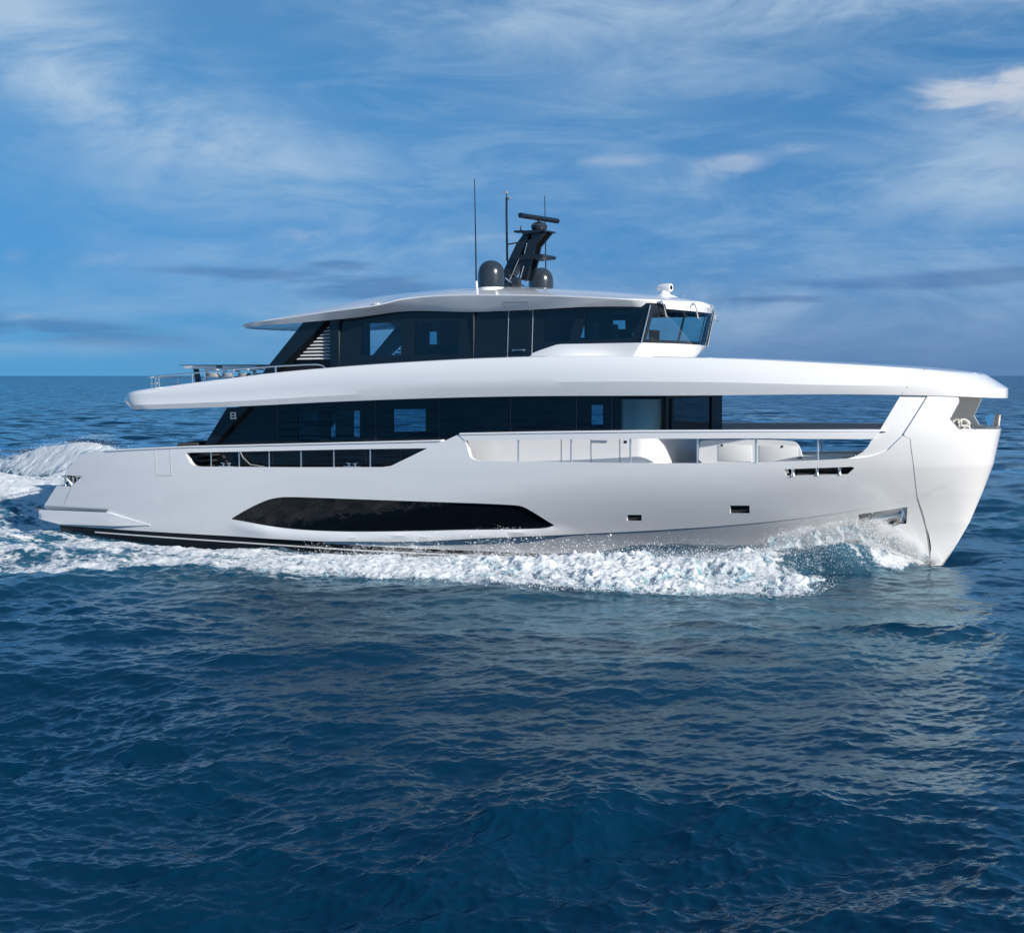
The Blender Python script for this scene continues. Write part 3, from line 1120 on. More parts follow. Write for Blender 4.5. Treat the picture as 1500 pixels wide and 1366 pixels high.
zfl = (z_bot(s_fl) + 0.30) * (1 - sst(s_fl, 12.5, 15)) + (z_top(s_fl) - 0.01) * sst(s_fl, 12.5, 15)
r_fl = r_in2.copy()
r_fl[:, 2] = np.minimum(zfl, r_in2[:, 2] - .005)
cen_fl = r_fl.copy(); cen_fl[:, 1] = 0; cen_fl[:, 2] += 0.04
cen_bot = r_bot.copy(); cen_bot[:, 1] = 0; cen_bot[:, 2] += 0.01
rows = [cen_fl, r_fl, r_in2, r_in, r_top] + mids + [r_cr, low1, r_bot, cen_bot]
V = np.vstack([np.c_[r[:, 0], -r[:, 1], r[:, 2]] for r in rows])
F = []
for k in range(len(rows) - 1):
    for i in range(NB - 1):
        a = k * NB + i
        F.append((a, a + NB, a + NB + 1, a + 1))
mb = MB().add(V, F).both().weld()
upper = mb.build('upper_deck', M['white'], yacht, 17)
# joint across the forward fascia
s_j = [(24.36, 4.885), (24.28, 4.75), (24.20, 4.65), (24.10, 4.50), (24.0, 4.36), (23.93, 4.25)]


def fascia_t(s, z):
    a, b, c = float(z_top(s)), float(z_cr(s)), float(z_bot(s))
    ta, tb, tc_ = (float(band_t(s, *specs[k])) for k in ('top', 'crease', 'bot'))
    return float(np.interp(z, [c, b, b + .2 * (a - b), b + .45 * (a - b), b + .7 * (a - b), a],
                           [tc_, tb, tb + .2 * (ta - tb) + .03, tb + .45 * (ta - tb) + .055, tb + .7 * (ta - tb) + .055, ta]))


mb = MB()
mb.tube([(s, -fascia_t(s, z) + 0.004, z) for s, z in resample(s_j, .06, closed=False)], 0.010, 6)
mb.mirror().build('panel_joint', M['seam'], upper)

# guard rail round the aft end
rp_ = [(8.07, 4.92), (7.98, 5.0), (7.8, 5.035), (7.4, 5.03), (6.38, 4.985), (4.88, 4.90), (3.43, 4.79), (2.07, 4.70)]
mb = MB()
pts = [(s, -(float(band_t(s, *specs['top'])) - 0.07), z) for s, z in rp_]
pts += [(1.5, -3.1, 4.67), (1.22, -2.6, 4.66), (1.15, 0, 4.66)]
mb.tube(pts, 0.022, 8)
mb.tube([(2.07, -3.42, 4.50), (1.5, -3.05, 4.47), (1.25, -2.6, 4.46), (1.2, 0, 4.46)], 0.011, 6)
rail = mb.both().weld(.0005).build('guard_rail', M['steel'], yacht)
for s in (2.07, 2.19, 3.43, 4.88, 6.38):
    for sgn in (1, -1):
        y = -(float(band_t(s, *specs['top'])) - 0.07) * sgn
        MB().tube([(s, y, float(z_top(s)) - .01), (s, y, float(np.interp(s, [2.07, 3.43, 4.88, 6.38], [4.70, 4.79, 4.90, 4.985])))], 0.024, 8).build('stanchion', M['steel'], rail)
for y in (2.6, 1.3, 0, -1.3, -2.6):
    MB().tube([(1.2, y, 4.0), (1.18, y, 4.66)], 0.02, 8).build('stanchion', M['steel'], rail)

# ================================================================== wheelhouse
tw = lambda s, z: 2.66 - 0.07 * (np.asarray(z) - 5.2) + 0 * np.asarray(s)
wh = [(7.68, 4.2), (13.0, 4.55), (13.87, 5.19), (14.86, 5.535), (16.32, 5.555), (17.22, 5.565), (17.46, 6.60), (15.95, 6.62),
      (13.0, 6.60), (9.95, 6.62), (8.6, 6.46), (7.69, 6.38)]
pA = [(8.72, 5.30), (10.02, 5.30), (10.02, 6.20), (8.72, 6.20)]
pB = [(10.46, 5.30), (11.86, 5.30), (11.86, 6.22), (10.46, 6.22)]
pC = [(15.47, 5.68), (16.94, 5.68), (17.32, 6.44), (15.68, 6.42)]
pD = [(14.44, 5.62), (15.16, 5.62), (15.38, 6.40), (14.44, 6.40)]
fA = [(6.3, 5.32), (6.68, 5.32), (7.05, 5.62), (7.05, 6.21), (6.30, 6.16)]
fA = [(7.75, 5.36), (8.3, 5.36), (8.3, 6.1), (7.75, 6.1)]
fC1 = [(13.2, 5.86), (13.62, 5.86), (13.62, 6.5), (13.2, 6.5)]
fC2 = [(14.3, 6.10), (14.7, 6.10), (14.7, 6.36), (14.3, 6.36)]
fC3 = [(15.0, 5.7), (17.05, 5.7), (17.25, 6.42), (15.2, 6.42)]
stb = skin(wh, [pA, pB, pC, pD], 0.3, tw, 0.04)
prt = skin(wh, [fA, fC1, fC2, fC3], 0.3, tw, 0.04)
wheel = MB().add(*stb).build('wheelhouse', M['navy'], yacht)
MB().add([(x, -y, z) for x, y, z in prt[0]], [tuple(reversed(f)) for f in prt[1]]).build('side_wall', M['navy'], wheel)
for poly, sg, mt in ((pA, 1, 'tintd'), (pB, 1, 'tintd'), (pC, 1, 'tint'), (pD, 1, 'tintd'), (fA, -1, 'tint'), (fC1, -1, 'tint'), (fC2, -1, 'tint'), (fC3, -1, 'tint')):
    V, F = skin(poly, [], 0.5, lambda s, z: tw(s, z) - 0.012, 0.012)
    if sg < 0:
        V = V * np.array([1, -1, 1]); F = [tuple(reversed(f)) for f in F]
    obj('window_pane', V, F, M[mt], wheel, None)
# reversed rake windscreen
cf = lambda t: 0.40 * (1 - (t / 2.55) ** 2)


def screen(t0, t1, z0, z1, off=0.0, nt=10, nz=3):
    V, F = [], []
    for i in range(nt + 1):
        t = t0 + (t1 - t0) * i / nt
        for k in range(nz + 1):
            z = z0 + (z1 - z0) * k / nz
            w = float(tw(0, z)) / 2.62
            V.append((17.22 + 0.235 * (z - 5.565) / 0.95 + cf(t) + off, -t * w, z))
    for i in range(nt):
        for k in range(nz):
            a = i * (nz + 1) + k
            F.append((a, a + nz + 1, a + nz + 2, a + 1))
    return V, F


mb = MB()
mb.add(*screen(2.62, -2.62, 5.55, 5.66))
mb.add(*screen(2.62, -2.62, 6.40, 6.60))
for a, b in ((2.62, 2.42), (0.92, 0.78), (-0.78, -0.92), (-2.42, -2.62)):
    mb.add(*screen(a, b, 5.66, 6.40, 0, 3))
mb.build('windscreen_frame', M['glassdark'], wheel)
for a, b in ((2.42, 0.92), (0.78, -0.78), (-0.92, -2.42)):
    V, F = screen(a, b, 5.66, 6.40, -0.004)
    obj('windscreen_pane', V, F, M['tint'], wheel, 60)
MB().tube([(17.23, -2.655, 5.56), (17.46, -2.59, 6.55)], 0.018, 10).mirror().build('corner_mullion', M['steel'], wheel)
# cabin inside
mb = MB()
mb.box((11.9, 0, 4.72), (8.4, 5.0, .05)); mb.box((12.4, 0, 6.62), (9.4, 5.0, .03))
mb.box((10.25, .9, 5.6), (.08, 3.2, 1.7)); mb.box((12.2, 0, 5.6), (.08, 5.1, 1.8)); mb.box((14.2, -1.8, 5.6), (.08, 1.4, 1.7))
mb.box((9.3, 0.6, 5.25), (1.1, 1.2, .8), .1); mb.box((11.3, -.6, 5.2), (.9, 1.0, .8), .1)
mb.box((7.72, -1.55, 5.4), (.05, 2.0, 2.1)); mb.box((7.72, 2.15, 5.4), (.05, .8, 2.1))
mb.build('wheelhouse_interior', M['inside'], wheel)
mb = MB()
mb.box((16.55, 0, 5.58), (.6, 4.3, .24), .06)
for y in (-.95, .35):
    mb.box((16.45, y, 5.84), (.05, .75, .30), .015)
mb.build('helm_console', M['seatdark'], wheel)
for y in (-.85, .55):
    mb = MB()
    mb.box((15.4, y, 5.35), (.6, .6, .16), .05); mb.box((15.12, y, 5.78), (.16, .56, .80), .06)
    mb.box((15.4, y, 5.0), (.14, .14, .6))
    mb.build('helm_seat', M['seatdark'], wheel)
# lighter strip panel and joint aft, door with frame and handle
MB().prism([(7.70, 4.3), (7.97, 4.3), (7.98, 6.37), (7.70, 6.36)], 2.70, 2.6).mirror().build('corner_panel', M['navy'], wheel)
for s in (7.985, 12.32):
    z1 = 6.38 if s < 9 else 6.5
    MB().box((s, -2.64, (4.9 + z1) / 2), (.014, .07, z1 - 4.9)).mirror().build('glass_joint', M['joint'], wheel)
door = skin([(13.37, 4.75), (14.07, 4.95), (14.07, 6.64), (13.37, 6.64)], [], .3, lambda s, z: tw(s, z) + .012, .03)
dr = sides(door).build('side_door', M['navy'], wheel)
mb = MB()
dz_ = lambda z: -float(tw(0, z)) - .016
mb.tube([(13.355, dz_(5.2), 5.1), (13.355, dz_(6.66), 6.655), (14.085, dz_(6.66), 6.65), (14.085, dz_(5.2), 5.1)], .011, 6)
mb.tube([(13.345, -2.75, 6.46), (13.345, -2.895, 6.67), (14.075, -2.895, 6.67), (14.075, -2.75, 6.46)], .012, 6)
mb.mirror().build('door_frame', M['steelb'], dr)
mb = MB()
mb.tube([(13.55, -2.72, 5.40), (13.88, -2.72, 5.41)], .022, 8)
for s in (13.55, 13.88):
    mb.tube([(s, -2.72, 5.40), (s, -2.64, 5.40)], .03, 8)
mb.mirror().build('door_handle', M['steel'], dr)
V, F = skin([(13.52, 5.5), (13.92, 5.5), (13.92, 6.35), (13.52, 6.35)], [], .3, lambda s, z: tw(s, z) + .016, .01)
sides((V, F)).build('door_window', M['glassdark'], dr)
# raked pillar and louvre
for sgn in (1, -1):
    mb = MB().prism([(4.98, 4.25), (5.34, 4.25), (5.86, 4.82), (7.74, 6.40), (6.97, 6.38), (5.42, 4.80)], 2.78, 2.5)
    lv = MB().prism([(5.3, 4.3), (7.72, 4.3), (7.72, 6.40), (5.8, 4.84)], 2.50, 2.46)
    sl = MB()
    for k in range(10):
        z = 5.20 + 0.099 * k
        s0 = 6.48 + (z - 5.19) * 1.17
        if s0 < 7.62:
            Vs = [(s0, -2.60, z), (7.69, -2.60, z + .012), (7.69, -2.52, z + .055), (s0 + .05, -2.52, z + .045),
                  (s0, -2.60, z - .018), (7.69, -2.60, z - .006), (7.69, -2.52, z + .037), (s0 + .05, -2.52, z + .027)]
            sl.add(Vs, [(0, 1, 2, 3), (7, 6, 5, 4), (4, 5, 1, 0), (5, 6, 2, 1), (6, 7, 3, 2), (7, 4, 0, 3)])
    for q in (mb, lv, sl):
        if sgn < 0:
            q.V = [(x, -y, z) for x, y, z in q.V]; q.F = [tuple(reversed(f)) for f in q.F]
    mb.build('raked_pillar', M['navy'], wheel)
    if sgn > 0:
        lv.build('louvre', M['blackmatt'], wheel)
    sl.build('louvre_slats', M['white2'], wheel, 20)

# white moulding under the wheelhouse windows
plan = [(s, 2.665) for s in np.linspace(13.6, 17.1, 24)] + [(17.24 + cf(t), t) for t in np.linspace(2.66, 0, 30)]
mt_ = lambda s: float(np.interp(s, [13.6, 13.89, 14.3, 14.86, 17.3], [5.12, 5.24, 5.39, 5.555, 5.575]))
rows_m = []
for f in np.linspace(0, 1, 9):
    row = []
    g = f ** 1.25
    for s, t in plan:
        zt = mt_(s)
        if s > 17.12:
            row.append((s - 0.46 * g, -t * (1 - 0.13 * g), zt + (5.06 - zt) * f))
        else:
            w = float(sst(s, 15.0, 17.1))
            row.append((s - 0.46 * g * w, -(t * (1 - 0.13 * g * w) + 0.09 * (1 - w) * f * f), zt + (5.06 - zt) * f))
    rows_m.append(row)
n = len(plan)
V = [p for r in rows_m for p in r]
F = [(k * n + i, (k + 1) * n + i, (k + 1) * n + i + 1, k * n + i + 1) for k in range(8) for i in range(n - 1)]
k0 = len(V)
V += [(s - .1, -max(t - .12, 0), mt_(s) + .012) for s, t in plan]
F += [(i, i + 1, k0 + i + 1, k0 + i) for i in range(n - 1)]
MB().add(V, F).both().weld().build('wheelhouse_moulding', M['white'], yacht, 40)

# ================================================================== hardtop
c_z = spline_tab([(4.2, 6.215), (5.09, 6.27), (7.0, 6.45), (8.8, 6.62), (9.35, 6.665), (9.72, 6.72), (10.2, 6.83), (10.6, 6.875), (12.16, 6.92), (13.09, 6.90),
                  (14.63, 6.85), (16.04, 6.77), (16.96, 6.71), (17.6, 6.69), (18.3, 6.68)])
b_z = spline_tab([(4.2, 6.13), (5.0, 6.16), (6.9, 6.24), (8.73, 6.37), (9.98, 6.50), (12.48, 6.455), (14.0, 6.48), (15.97, 6.53), (17.3, 6.50), (18.3, 6.43)])
t_z = spline_tab([(4.2, 6.26), (5.31, 6.50), (7.5, 6.96), (9.0, 7.14), (10.54, 7.22), (11.6, 7.275), (13.15, 7.225), (14.66, 7.125), (16.12, 7.00), (17.3, 6.86), (17.6, 6.81), (18.0, 6.72)])


def roof_t(s, B, sa, sf, La=2.2, na=2.6, Lf=1.15, nf=2.6):
    u = np.clip((s - sa) / La, 0, 1)
    a = B * (1 - (1 - u) ** na) ** (1 / na)
    b = 2.5 * np.sqrt(np.clip((sf - s) / 0.50, 1e-9, None))           # the front follows the bowed windscreen
    a = np.maximum(a, 1e-4)
    return np.where((s <= sa) | (s >= sf), 0.0, (a ** -7.0 + b ** -7.0) ** (-1 / 7.0))


NR = 130
lr = (1 - np.cos(np.linspace(0, PI, NR))) / 2
SA, SF = 3.9, 17.96
s_c = SA + (SF - SA) * lr
Wc = 3.06 + 0.10 * sst(s_c, 5, 9) - 0.16 * sst(s_c, 9.4, 11.0)
tc_ = roof_t(s_c, Wc, SA, SF)
Wb = 2.98 - 0.26 * sst(s_c, 7.0, 10.0)
s_b = SA + .06 + (SF - .12 - SA) * lr
tb_ = roof_t(s_c, Wb, SA, SF)
rows_r = []
for r in (0, .15, .3, .45, .6, .72, .82, .9, .96, 1.0):
    zz = c_z(s_c) + (np.maximum(t_z(s_c), c_z(s_c) + .01) - c_z(s_c)) * (1 - r ** 2.2)
    rows_r.append(np.c_[s_c, tc_ * r, zz])
lip = np.c_[s_c, tc_ + 0.0, c_z(s_c) - 0.03]
md = np.c_[(s_c + s_b) / 2, (tc_ * .55 + tb_ * .45), c_z(s_c) * .45 + b_z(s_c) * .55]
bt = np.c_[s_b, tb_, b_z(s_c)]
bi = np.c_[np.clip(s_b, SA + .3, SF - .4), np.maximum(tb_ - .2, 0), b_z(s_c) + 0.015]
bc = np.c_[np.clip(s_b, SA + .3, SF - .4), tb_ * 0, b_z(s_c) + 0.03]
rows_r += [lip, md, bt, bi, bc]
V = np.vstack([np.c_[r[:, 0], -r[:, 1], r[:, 2]] for r in rows_r])
F = [(k * NR + i, (k + 1) * NR + i, (k + 1) * NR + i + 1, k * NR + i + 1) for k in range(len(rows_r) - 1) for i in range(NR - 1)]
top = MB().add(V, F).both().weld().build('hardtop', M['white'], yacht, 22)
mb = MB().box((9.47, -3.08, 6.72), (.20, .10, .05), .015)
mb.mirror().build('deck_light', M['lamp'], top)
# searchlight on its foot
mb = MB()
mb.lathe([(.42, 6.84), (.30, 6.90), (.16, 6.95), (.12, 7.02), (.12, 7.06)], (16.92, -.1, 0), 24)
rx = Matrix.Rotation(PI / 2, 3, 'Y') @ Matrix.Identity(3)
rz = Matrix.Rotation(R(-14), 3, 'Z')
mb.lathe([(.05, -.24), (.09, -.22), (.11, -.14), (.118, .12), (.105, .19)], (16.94, -.1, 7.13), 24, rz @ rx)
sl_ = mb.build('searchlight', M['white2'], top)
MB().lathe([(.06, .185), (.06, .20)], (16.94, -.1, 7.13), 20, rz @ rx).build('lamp_lens', M['glassdark'], sl_)
MB().tube([(17.28, -.42, 6.9), (17.3, -.42, 6.95)], .02).mirror().build('horn', M['steel'], top)
# wipers hanging from the roof front
for t in (2.25, 0.75, -0.75):
    z0 = 6.63
    s0 = SF - 0.5 * (t / 2.5) ** 2 + .03
    mb = MB()
    mb.box((s0, -t, z0), (.09, .07, .07), .015)
    mb.tube([(s0 + .05, -t, z0 + .05), (s0 + .10, -t + .06, z0 - .10), (s0 + .06, -t + .34, z0 - .36)], .017, 6)
    mb.tube([(s0 + .06, -t + .34, z0 - .36), (s0 + .02, -t + .66, z0 - .38)], .015, 6)
    mb.lathe([(.03, -.02), (.03, .02)], (s0 + .06, -t + .34, z0 - .36), 8)
    mb.build('wiper', M['steel'], wheel)

# ================================================================== mast, domes and aerials
mast = MB()
leg = [(12.02, 7.22), (12.60, 7.22), (12.35, 7.52), (12.22, 7.62), (12.62, 8.50), (12.30, 8.40), (12.02, 7.68), (11.98, 7.4)]
aft_ = [(11.98, 7.20), (12.14, 7.20), (12.20, 7.55), (12.78, 8.55), (12.95, 8.62), (12.86, 8.84), (12.70, 8.78), (12.46, 8.50), (11.98, 7.62)]
fore = [(12.52, 7.45), (12.78, 7.45), (12.95, 8.05), (13.02, 8.40), (13.32, 8.72), (13.40, 8.81), (12.86, 8.84), (12.80, 8.45), (12.62, 8.0)]
foot = [(11.95, 7.17), (12.9, 7.15), (12.86, 7.25), (12.0, 7.28)]
for y0 in (.20, -.20):
    for poly in (aft_, fore):
        mast.prism(poly, y0 + .05, y0 - .05)
mast.prism(foot, .3, -.3)
mast.prism([(12.72, 8.72), (13.40, 8.80), (13.40, 8.84), (12.70, 8.84)], .40, -.40)
mast.prism([(12.72, 8.52), (12.86, 8.52), (13.30, 8.75), (12.72, 8.75)], .16, -.16)
mast.prism([(12.16, 7.60), (12.30, 7.60), (12.74, 8.50), (12.62, 8.50)], .16, -.16)
mast_o = mast.build('mast', M['mast'], yacht, 20)
MB().prism([(12.36, 8.12), (12.48, 8.04), (12.92, 8.02), (13.36, 8.05), (13.40, 8.11), (13.36, 8.15), (12.40, 8.15)], .45, -.45).build('spreader', M['mast'], mast_o, 20)
mb = MB()
for y in (-.27, .27):
    mb.tube([(12.25, y, 7.45), (12.55, y, 8.05)], .012, 6); mb.tube([(12.52, y, 7.3), (12.70, y, 7.85)], .012, 6); mb.tube([(12.72, y, 8.2), (12.80, y, 8.5)], .012, 6)
    mb.tube([(12.12, y, 7.52), (12.48, y, 7.28)], .02, 6)
mb.build('mast_stay', M['steel'], mast_o)
MB().box((12.62, -.58, 7.36), (.3, .12, .3), .05).build('junction_box', M['dome'], mast_o)
# radar scanner
mb = MB().lathe([(.0, 8.84), (.19, 8.85), (.235, 8.93), (.235, 9.0), (.18, 9.07), (.10, 9.10), (.05, 9.12), (.05, 9.17)], (13.06, 0, 0), 28)
mb.build('radar_pedestal', M['dome'], mast_o)
da = Vector((math.cos(R(82)), math.sin(R(82)), 0))
c = Vector((13.06, 0, 9.21))
mb = MB().tube([c - da * .98, c - da * .95, c + da * .95, c + da * .98], .075, 16)
mb.build('radar_scanner', M['mast'], mast_o)
# light pole
mb = MB()
mb.tube([(12.10, .0, 7.95), (12.04, 0, 8.05), (12.02, 0, 9.3), (12.02, 0, 9.86)], .032, 10)
mb.tube([(12.03, 0, 8.50), (12.45, 0, 8.55)], .022, 8); mb.tube([(12.02, 0, 9.80), (12.12, 0, 9.81)], .02, 6)
mb.tube([(12.02, 0, 9.86), (12.02, 0, 9.98)], .014, 6)
mb.tube([(12.05, 0, 8.0), (12.2, 0, 7.9)], .03, 8)
pole = mb.build('light_pole', M['mast'], mast_o)
for (x, y, z) in ((12.02, 0, 10.02), (12.02, .05, 9.99), (12.0, -.04, 9.99), (12.13, 0, 9.82), (12.52, -.1, 8.98)):
    r = .042 if z < 10.01 else .035
    MB().lathe([(.0, -r), (r * .7, -r * .7), (r, 0), (r * .7, r * .7), (0, r)], (x, y, z), 12).build('mast_light', M['steel'], mast_o)
MB().box((12.52, -.1, 8.84), (.30, .3, .06), .015).build('light_bracket', M['mast'], mast_o)
MB().tube([(12.52, -.1, 8.86), (12.52, -.1, 8.95)], .02).build('light_stem', M['mast'], mast_o)
for sgn in (1, -1):
    y = -1.65 * sgn
    zb = 7.12
    dm = MB().lathe([(.365, zb + .055), (.372, zb + .16), (.372, zb + .40), (.362, zb + .50), (.33, zb + .61), (.27, zb + .70), (.19, zb + .765), (.10, zb + .80), (.0, zb + .81)], (12.35, y, 0), 48)
    d = dm.build('satellite_dome', M['dome'], yacht, 60)
    MB().lathe([(.40, zb - .12), (.385, zb + .02), (.365, zb + .04), (.36, zb + .06)], (12.35, y, 0), 40).build('dome_base', M['white2'], d)
for sgn, h in ((1, 2.95), (-1, 2.98)):
    y = -2.3 * sgn
    a = MB().tube([(12.22, y, 7.22), (12.20, y, 8.6), (12.17, y, 7.15 + h)], .024, 8, .012).build('whip_aerial', M['mast'], yacht)
    MB().tube([(12.27, y, 7.02), (12.24, y, 7.12), (12.22, y, 7.32)], .032, 8).build('aerial_mount', M['white2'], a)

# ================================================================== things standing on the decks
tb = empty("bar_table", (2.7, -0.75, 4.02))
thing(tb, "long pale bar table with a dark top and slanted leg on the aft upper deck", "table")
MB().box((0, 0, 1.025), (3.1, .95, .018), .006).build('table_top', M['seatdark'], tb)
MB().box((-0.75, 0, .965), (1.25, .92, .10), .01).add(*(lambda q: (q.V, q.F))(MB().box((.75, 0, .965), (1.3, .92, .10), .01))).build('apron', M['white2'], tb)
MB().prism([(-1.12, 0.0), (-.98, 0.0), (-1.18, .93), (-1.32, .93)], .06, -.06).build('slanted_leg', M['mast'], tb)
for x in (-.72, 1.1):
    MB().tube([(x, -.2, 0), (x, -.2, .93)], .05, 12).build('table_leg', M['steel'], tb)


def chair():
    r = empty("deck_chair", (0, 0, 0))
    thing(r, "x", "chair", "round-backed chairs at the bar table")
    MB().box((0, 0, .44), (.46, .46, .06), .02).build('seat', M['grey'], r)
    bk = MB()
    a = np.linspace(-1.9, 1.9, 15)
    bk.tube([(.27 * math.sin(w), -.25 * math.cos(w), .80 + .05 * math.cos(w)) for w in a], .022, 8)
    bk.tube([(.26 * math.sin(w), -.24 * math.cos(w), .62) for w in a], .016, 6)
    bk.build('back_hoop', M['steelb'], r)
    sp_ = MB()
    V = [(.255 * math.sin(w), -.235 * math.cos(w), z) for w in np.linspace(-1.1, 1.1, 9) for z in (.60, .74)]
    sp_.add(V, [(2 * i, 2 * i + 2, 2 * i + 3, 2 * i + 1) for i in range(8)])
    sp_.build('back_pad', M['grey'], r)
    for x in (-.2, .2):
        for y in (-.2, .2):
            MB().tube([(x * 1.15, y * 1.15, 0), (x, y, .44)], .016, 6).build('leg', M['steelb'], r)
    return r


ch0 = chair()
names = ["round-backed steel chair at the bar table, beside its aft slanted leg",
         "round-backed steel chair at the bar table, second forward from the slanted leg",
         "round-backed steel chair at the bar table, third forward from the slanted leg",
         "round-backed steel chair at the bar table, beside the raked black pillar"]
for i, s in enumerate((3.05, 3.62, 4.20, 4.75)):
    if i == 0:
        c = ch0
    else:
        c = ch0.copy(); COL.objects.link(c)
        for o in list(ch0.children):
            q = o.copy(); COL.objects.link(q); q.parent = c
    c.location = (s, -1.9, 4.06)
    c.rotation_euler = (0, 0, R((8, -10, 5, -4)[i]))
    c['label'] = names[i]
# rope lying in the bow
mb = MB()
for k in range(26):
    w = RNG.uniform(0, 2 * PI)
    rr_ = RNG.uniform(.02, .20)
    pts = []
    tilt = RNG.uniform(-.8, .8)
    cx, cy, cz = 25.12 + RNG.uniform(-.12, .12), -.95 + RNG.uniform(-.16, .16), 3.36 + RNG.uniform(0, .22)
    rad = RNG.uniform(.06, .14)
    for j in range(13):
        a = 2 * PI * j / 12
        pts.append((cx + rad * math.cos(a) * math.cos(w), cy + rad * math.cos(a) * math.sin(w), max(3.33, cz + rad * .7 * math.sin(a) + tilt * .03)))
    mb.tube(pts, .028, 7)
thing(mb.build('mooring_rope', M['rope']), "heap of thick white rope in the bow opening behind the glass screen", "rope")

# ================================================================== THE SEA
def vnoise(x, y, seed=0):
    xi, yi = np.floor(x).astype(np.int64), np.floor(y).astype(np.int64)
    fx, fy = x - xi, y - yi
    fx = fx * fx * fx * (fx * (fx * 6 - 15) + 10)
    fy = fy * fy * fy * (fy * (fy * 6 - 15) + 10)

    def hsh(a, b):
        h = (a * 374761393 + b * 668265263 + seed * 1442695041) & 0xffffffff
        h = ((h ^ (h >> 13)) * 1274126177) & 0xffffffff
        h = h ^ (h >> 16)
        return (h & 0xffff) / 65535.0
    a = hsh(xi, yi) * (1 - fx) + hsh(xi + 1, yi) * fx
    b = hsh(xi, yi + 1) * (1 - fx) + hsh(xi + 1, yi + 1) * fx
    return a * (1 - fy) + b * fy


def fbm(x, y, oct=4, seed=0, gain=0.55):
    v, a, tot = 0, 1.0, 0
    for k in range(oct):
        v = v + a * vnoise(x * 2.03 ** k + 17.3 * k, y * 2.03 ** k - 9.1 * k, seed + k)
        tot += a
        a *= gain
    return v / tot


def cells(x, y, seed=0):
    """distance to the nearest of scattered points"""
    xi, yi = np.floor(x).astype(np.int64), np.floor(y).astype(np.int64)
    best = np.full(x.shape, 9.0)
    for i in (-1, 0, 1):
        for j in (-1, 0, 1):
            a, b = xi + i, yi + j
            h = (a * 374761393 + b * 668265263 + seed * 977) & 0xffffffff
            h = ((h ^ (h >> 13)) * 1274126177) & 0xffffffff
            h = h ^ (h >> 16)
            px = a + (h & 0xff) / 255.0
            py = b + ((h >> 8) & 0xff) / 255.0
            best = np.minimum(best, (x - px) ** 2 + (y - py) ** 2)
    return np.sqrt(best)


NW = 240
wl_ = np.exp(np.concatenate([RNG.uniform(math.log(0.12), math.log(6.0), NW - 26), RNG.uniform(math.log(6.0), math.log(17.0), 26)]))
wd_ = R(26) + PI / 2 + PI + RNG.normal(0.35, 0.75, NW)          # the chop runs roughly towards the viewer
wk_ = 2 * PI / wl_
wa_ = 0.0205 * wl_ / (2 * PI) * np.where(wl_ > 6, 0.62, 1.0) * np.where(wl_ < 0.5, 1.30, 1.0) * np.where((wl_ > 1.6) & (wl_ < 6), 0.85, 1.0)
wp_ = RNG.uniform(0, 2 * PI, NW)


def waves(x, y, dr):
    """heights and sideways shifts of the chop; dr is the local mesh spacing"""
    z = np.zeros_like(x)
    ux = np.zeros_like(x)
    uy = np.zeros_like(x)
    patch = 0.54 + 0.92 * sst(fbm(x / 9.0, y / 9.0, 4, 91), 0.28, 0.74)
    for l, d, k, a, p in zip(wl_, wd_, wk_, wa_, wp_):
        f = sst(l / dr, 1.3, 2.8)
        if not np.any(f > 0):
            continue
        ph = k * (x * math.cos(d) + y * math.sin(d)) + p
        c, s_ = np.cos(ph), np.sin(ph)
        f = f * a
        z += f * c
        ux -= f * s_ * math.cos(d)
        uy -= f * s_ * math.sin(d)
    return z * patch, ux * patch * 0.9, uy * patch * 0.9


cr_c = spline_tab([(-30, 19.0), (-12, 14.5), (-5, 12.2), (5, 9.6), (12, 7.7), (17, 6.4), (20, 5.1), (22, 3.7), (23.2, 2.5), (24.3, 1.1), (25, 0.2)])
cr_a = spline_tab([(-30, 0.04), (-5, 0.10), (5, 0.14), (9, 0.10), (13, 0.12), (17, 0.16), (20, 0.26), (22, 0.48), (23.0, 0.56), (23.8, 0.16), (24.2, 0.0), (24.8, 0.0)])
cr_w = spline_tab([(-30, 3.5), (5, 1.9), (13, 1.5), (17, 1.35), (20, 1.25), (22, 1.0), (23.2, 0.75), (24.3, 0.5), (25, 0.5)])
fo_out = spline_tab([(-30, 27), (-5, 17.2), (0, 15.6), (5, 13.4), (8, 11.0), (11, 9.7), (14, 9.5), (18, 9.6), (20, 9.2), (22, 8.7), (23.4, 7.6), (24.2, 3.0), (24.8, 0.6)])
fo_in = spline_tab([(-30, -2), (-5, 0.0), (0, 2.5), (3, 3.6), (7, 4.9), (12, 5.4), (16, 5.2), (19, 4.2), (21, 2.9), (23, 1.2), (24.3, 0.2), (24.8, 0)])


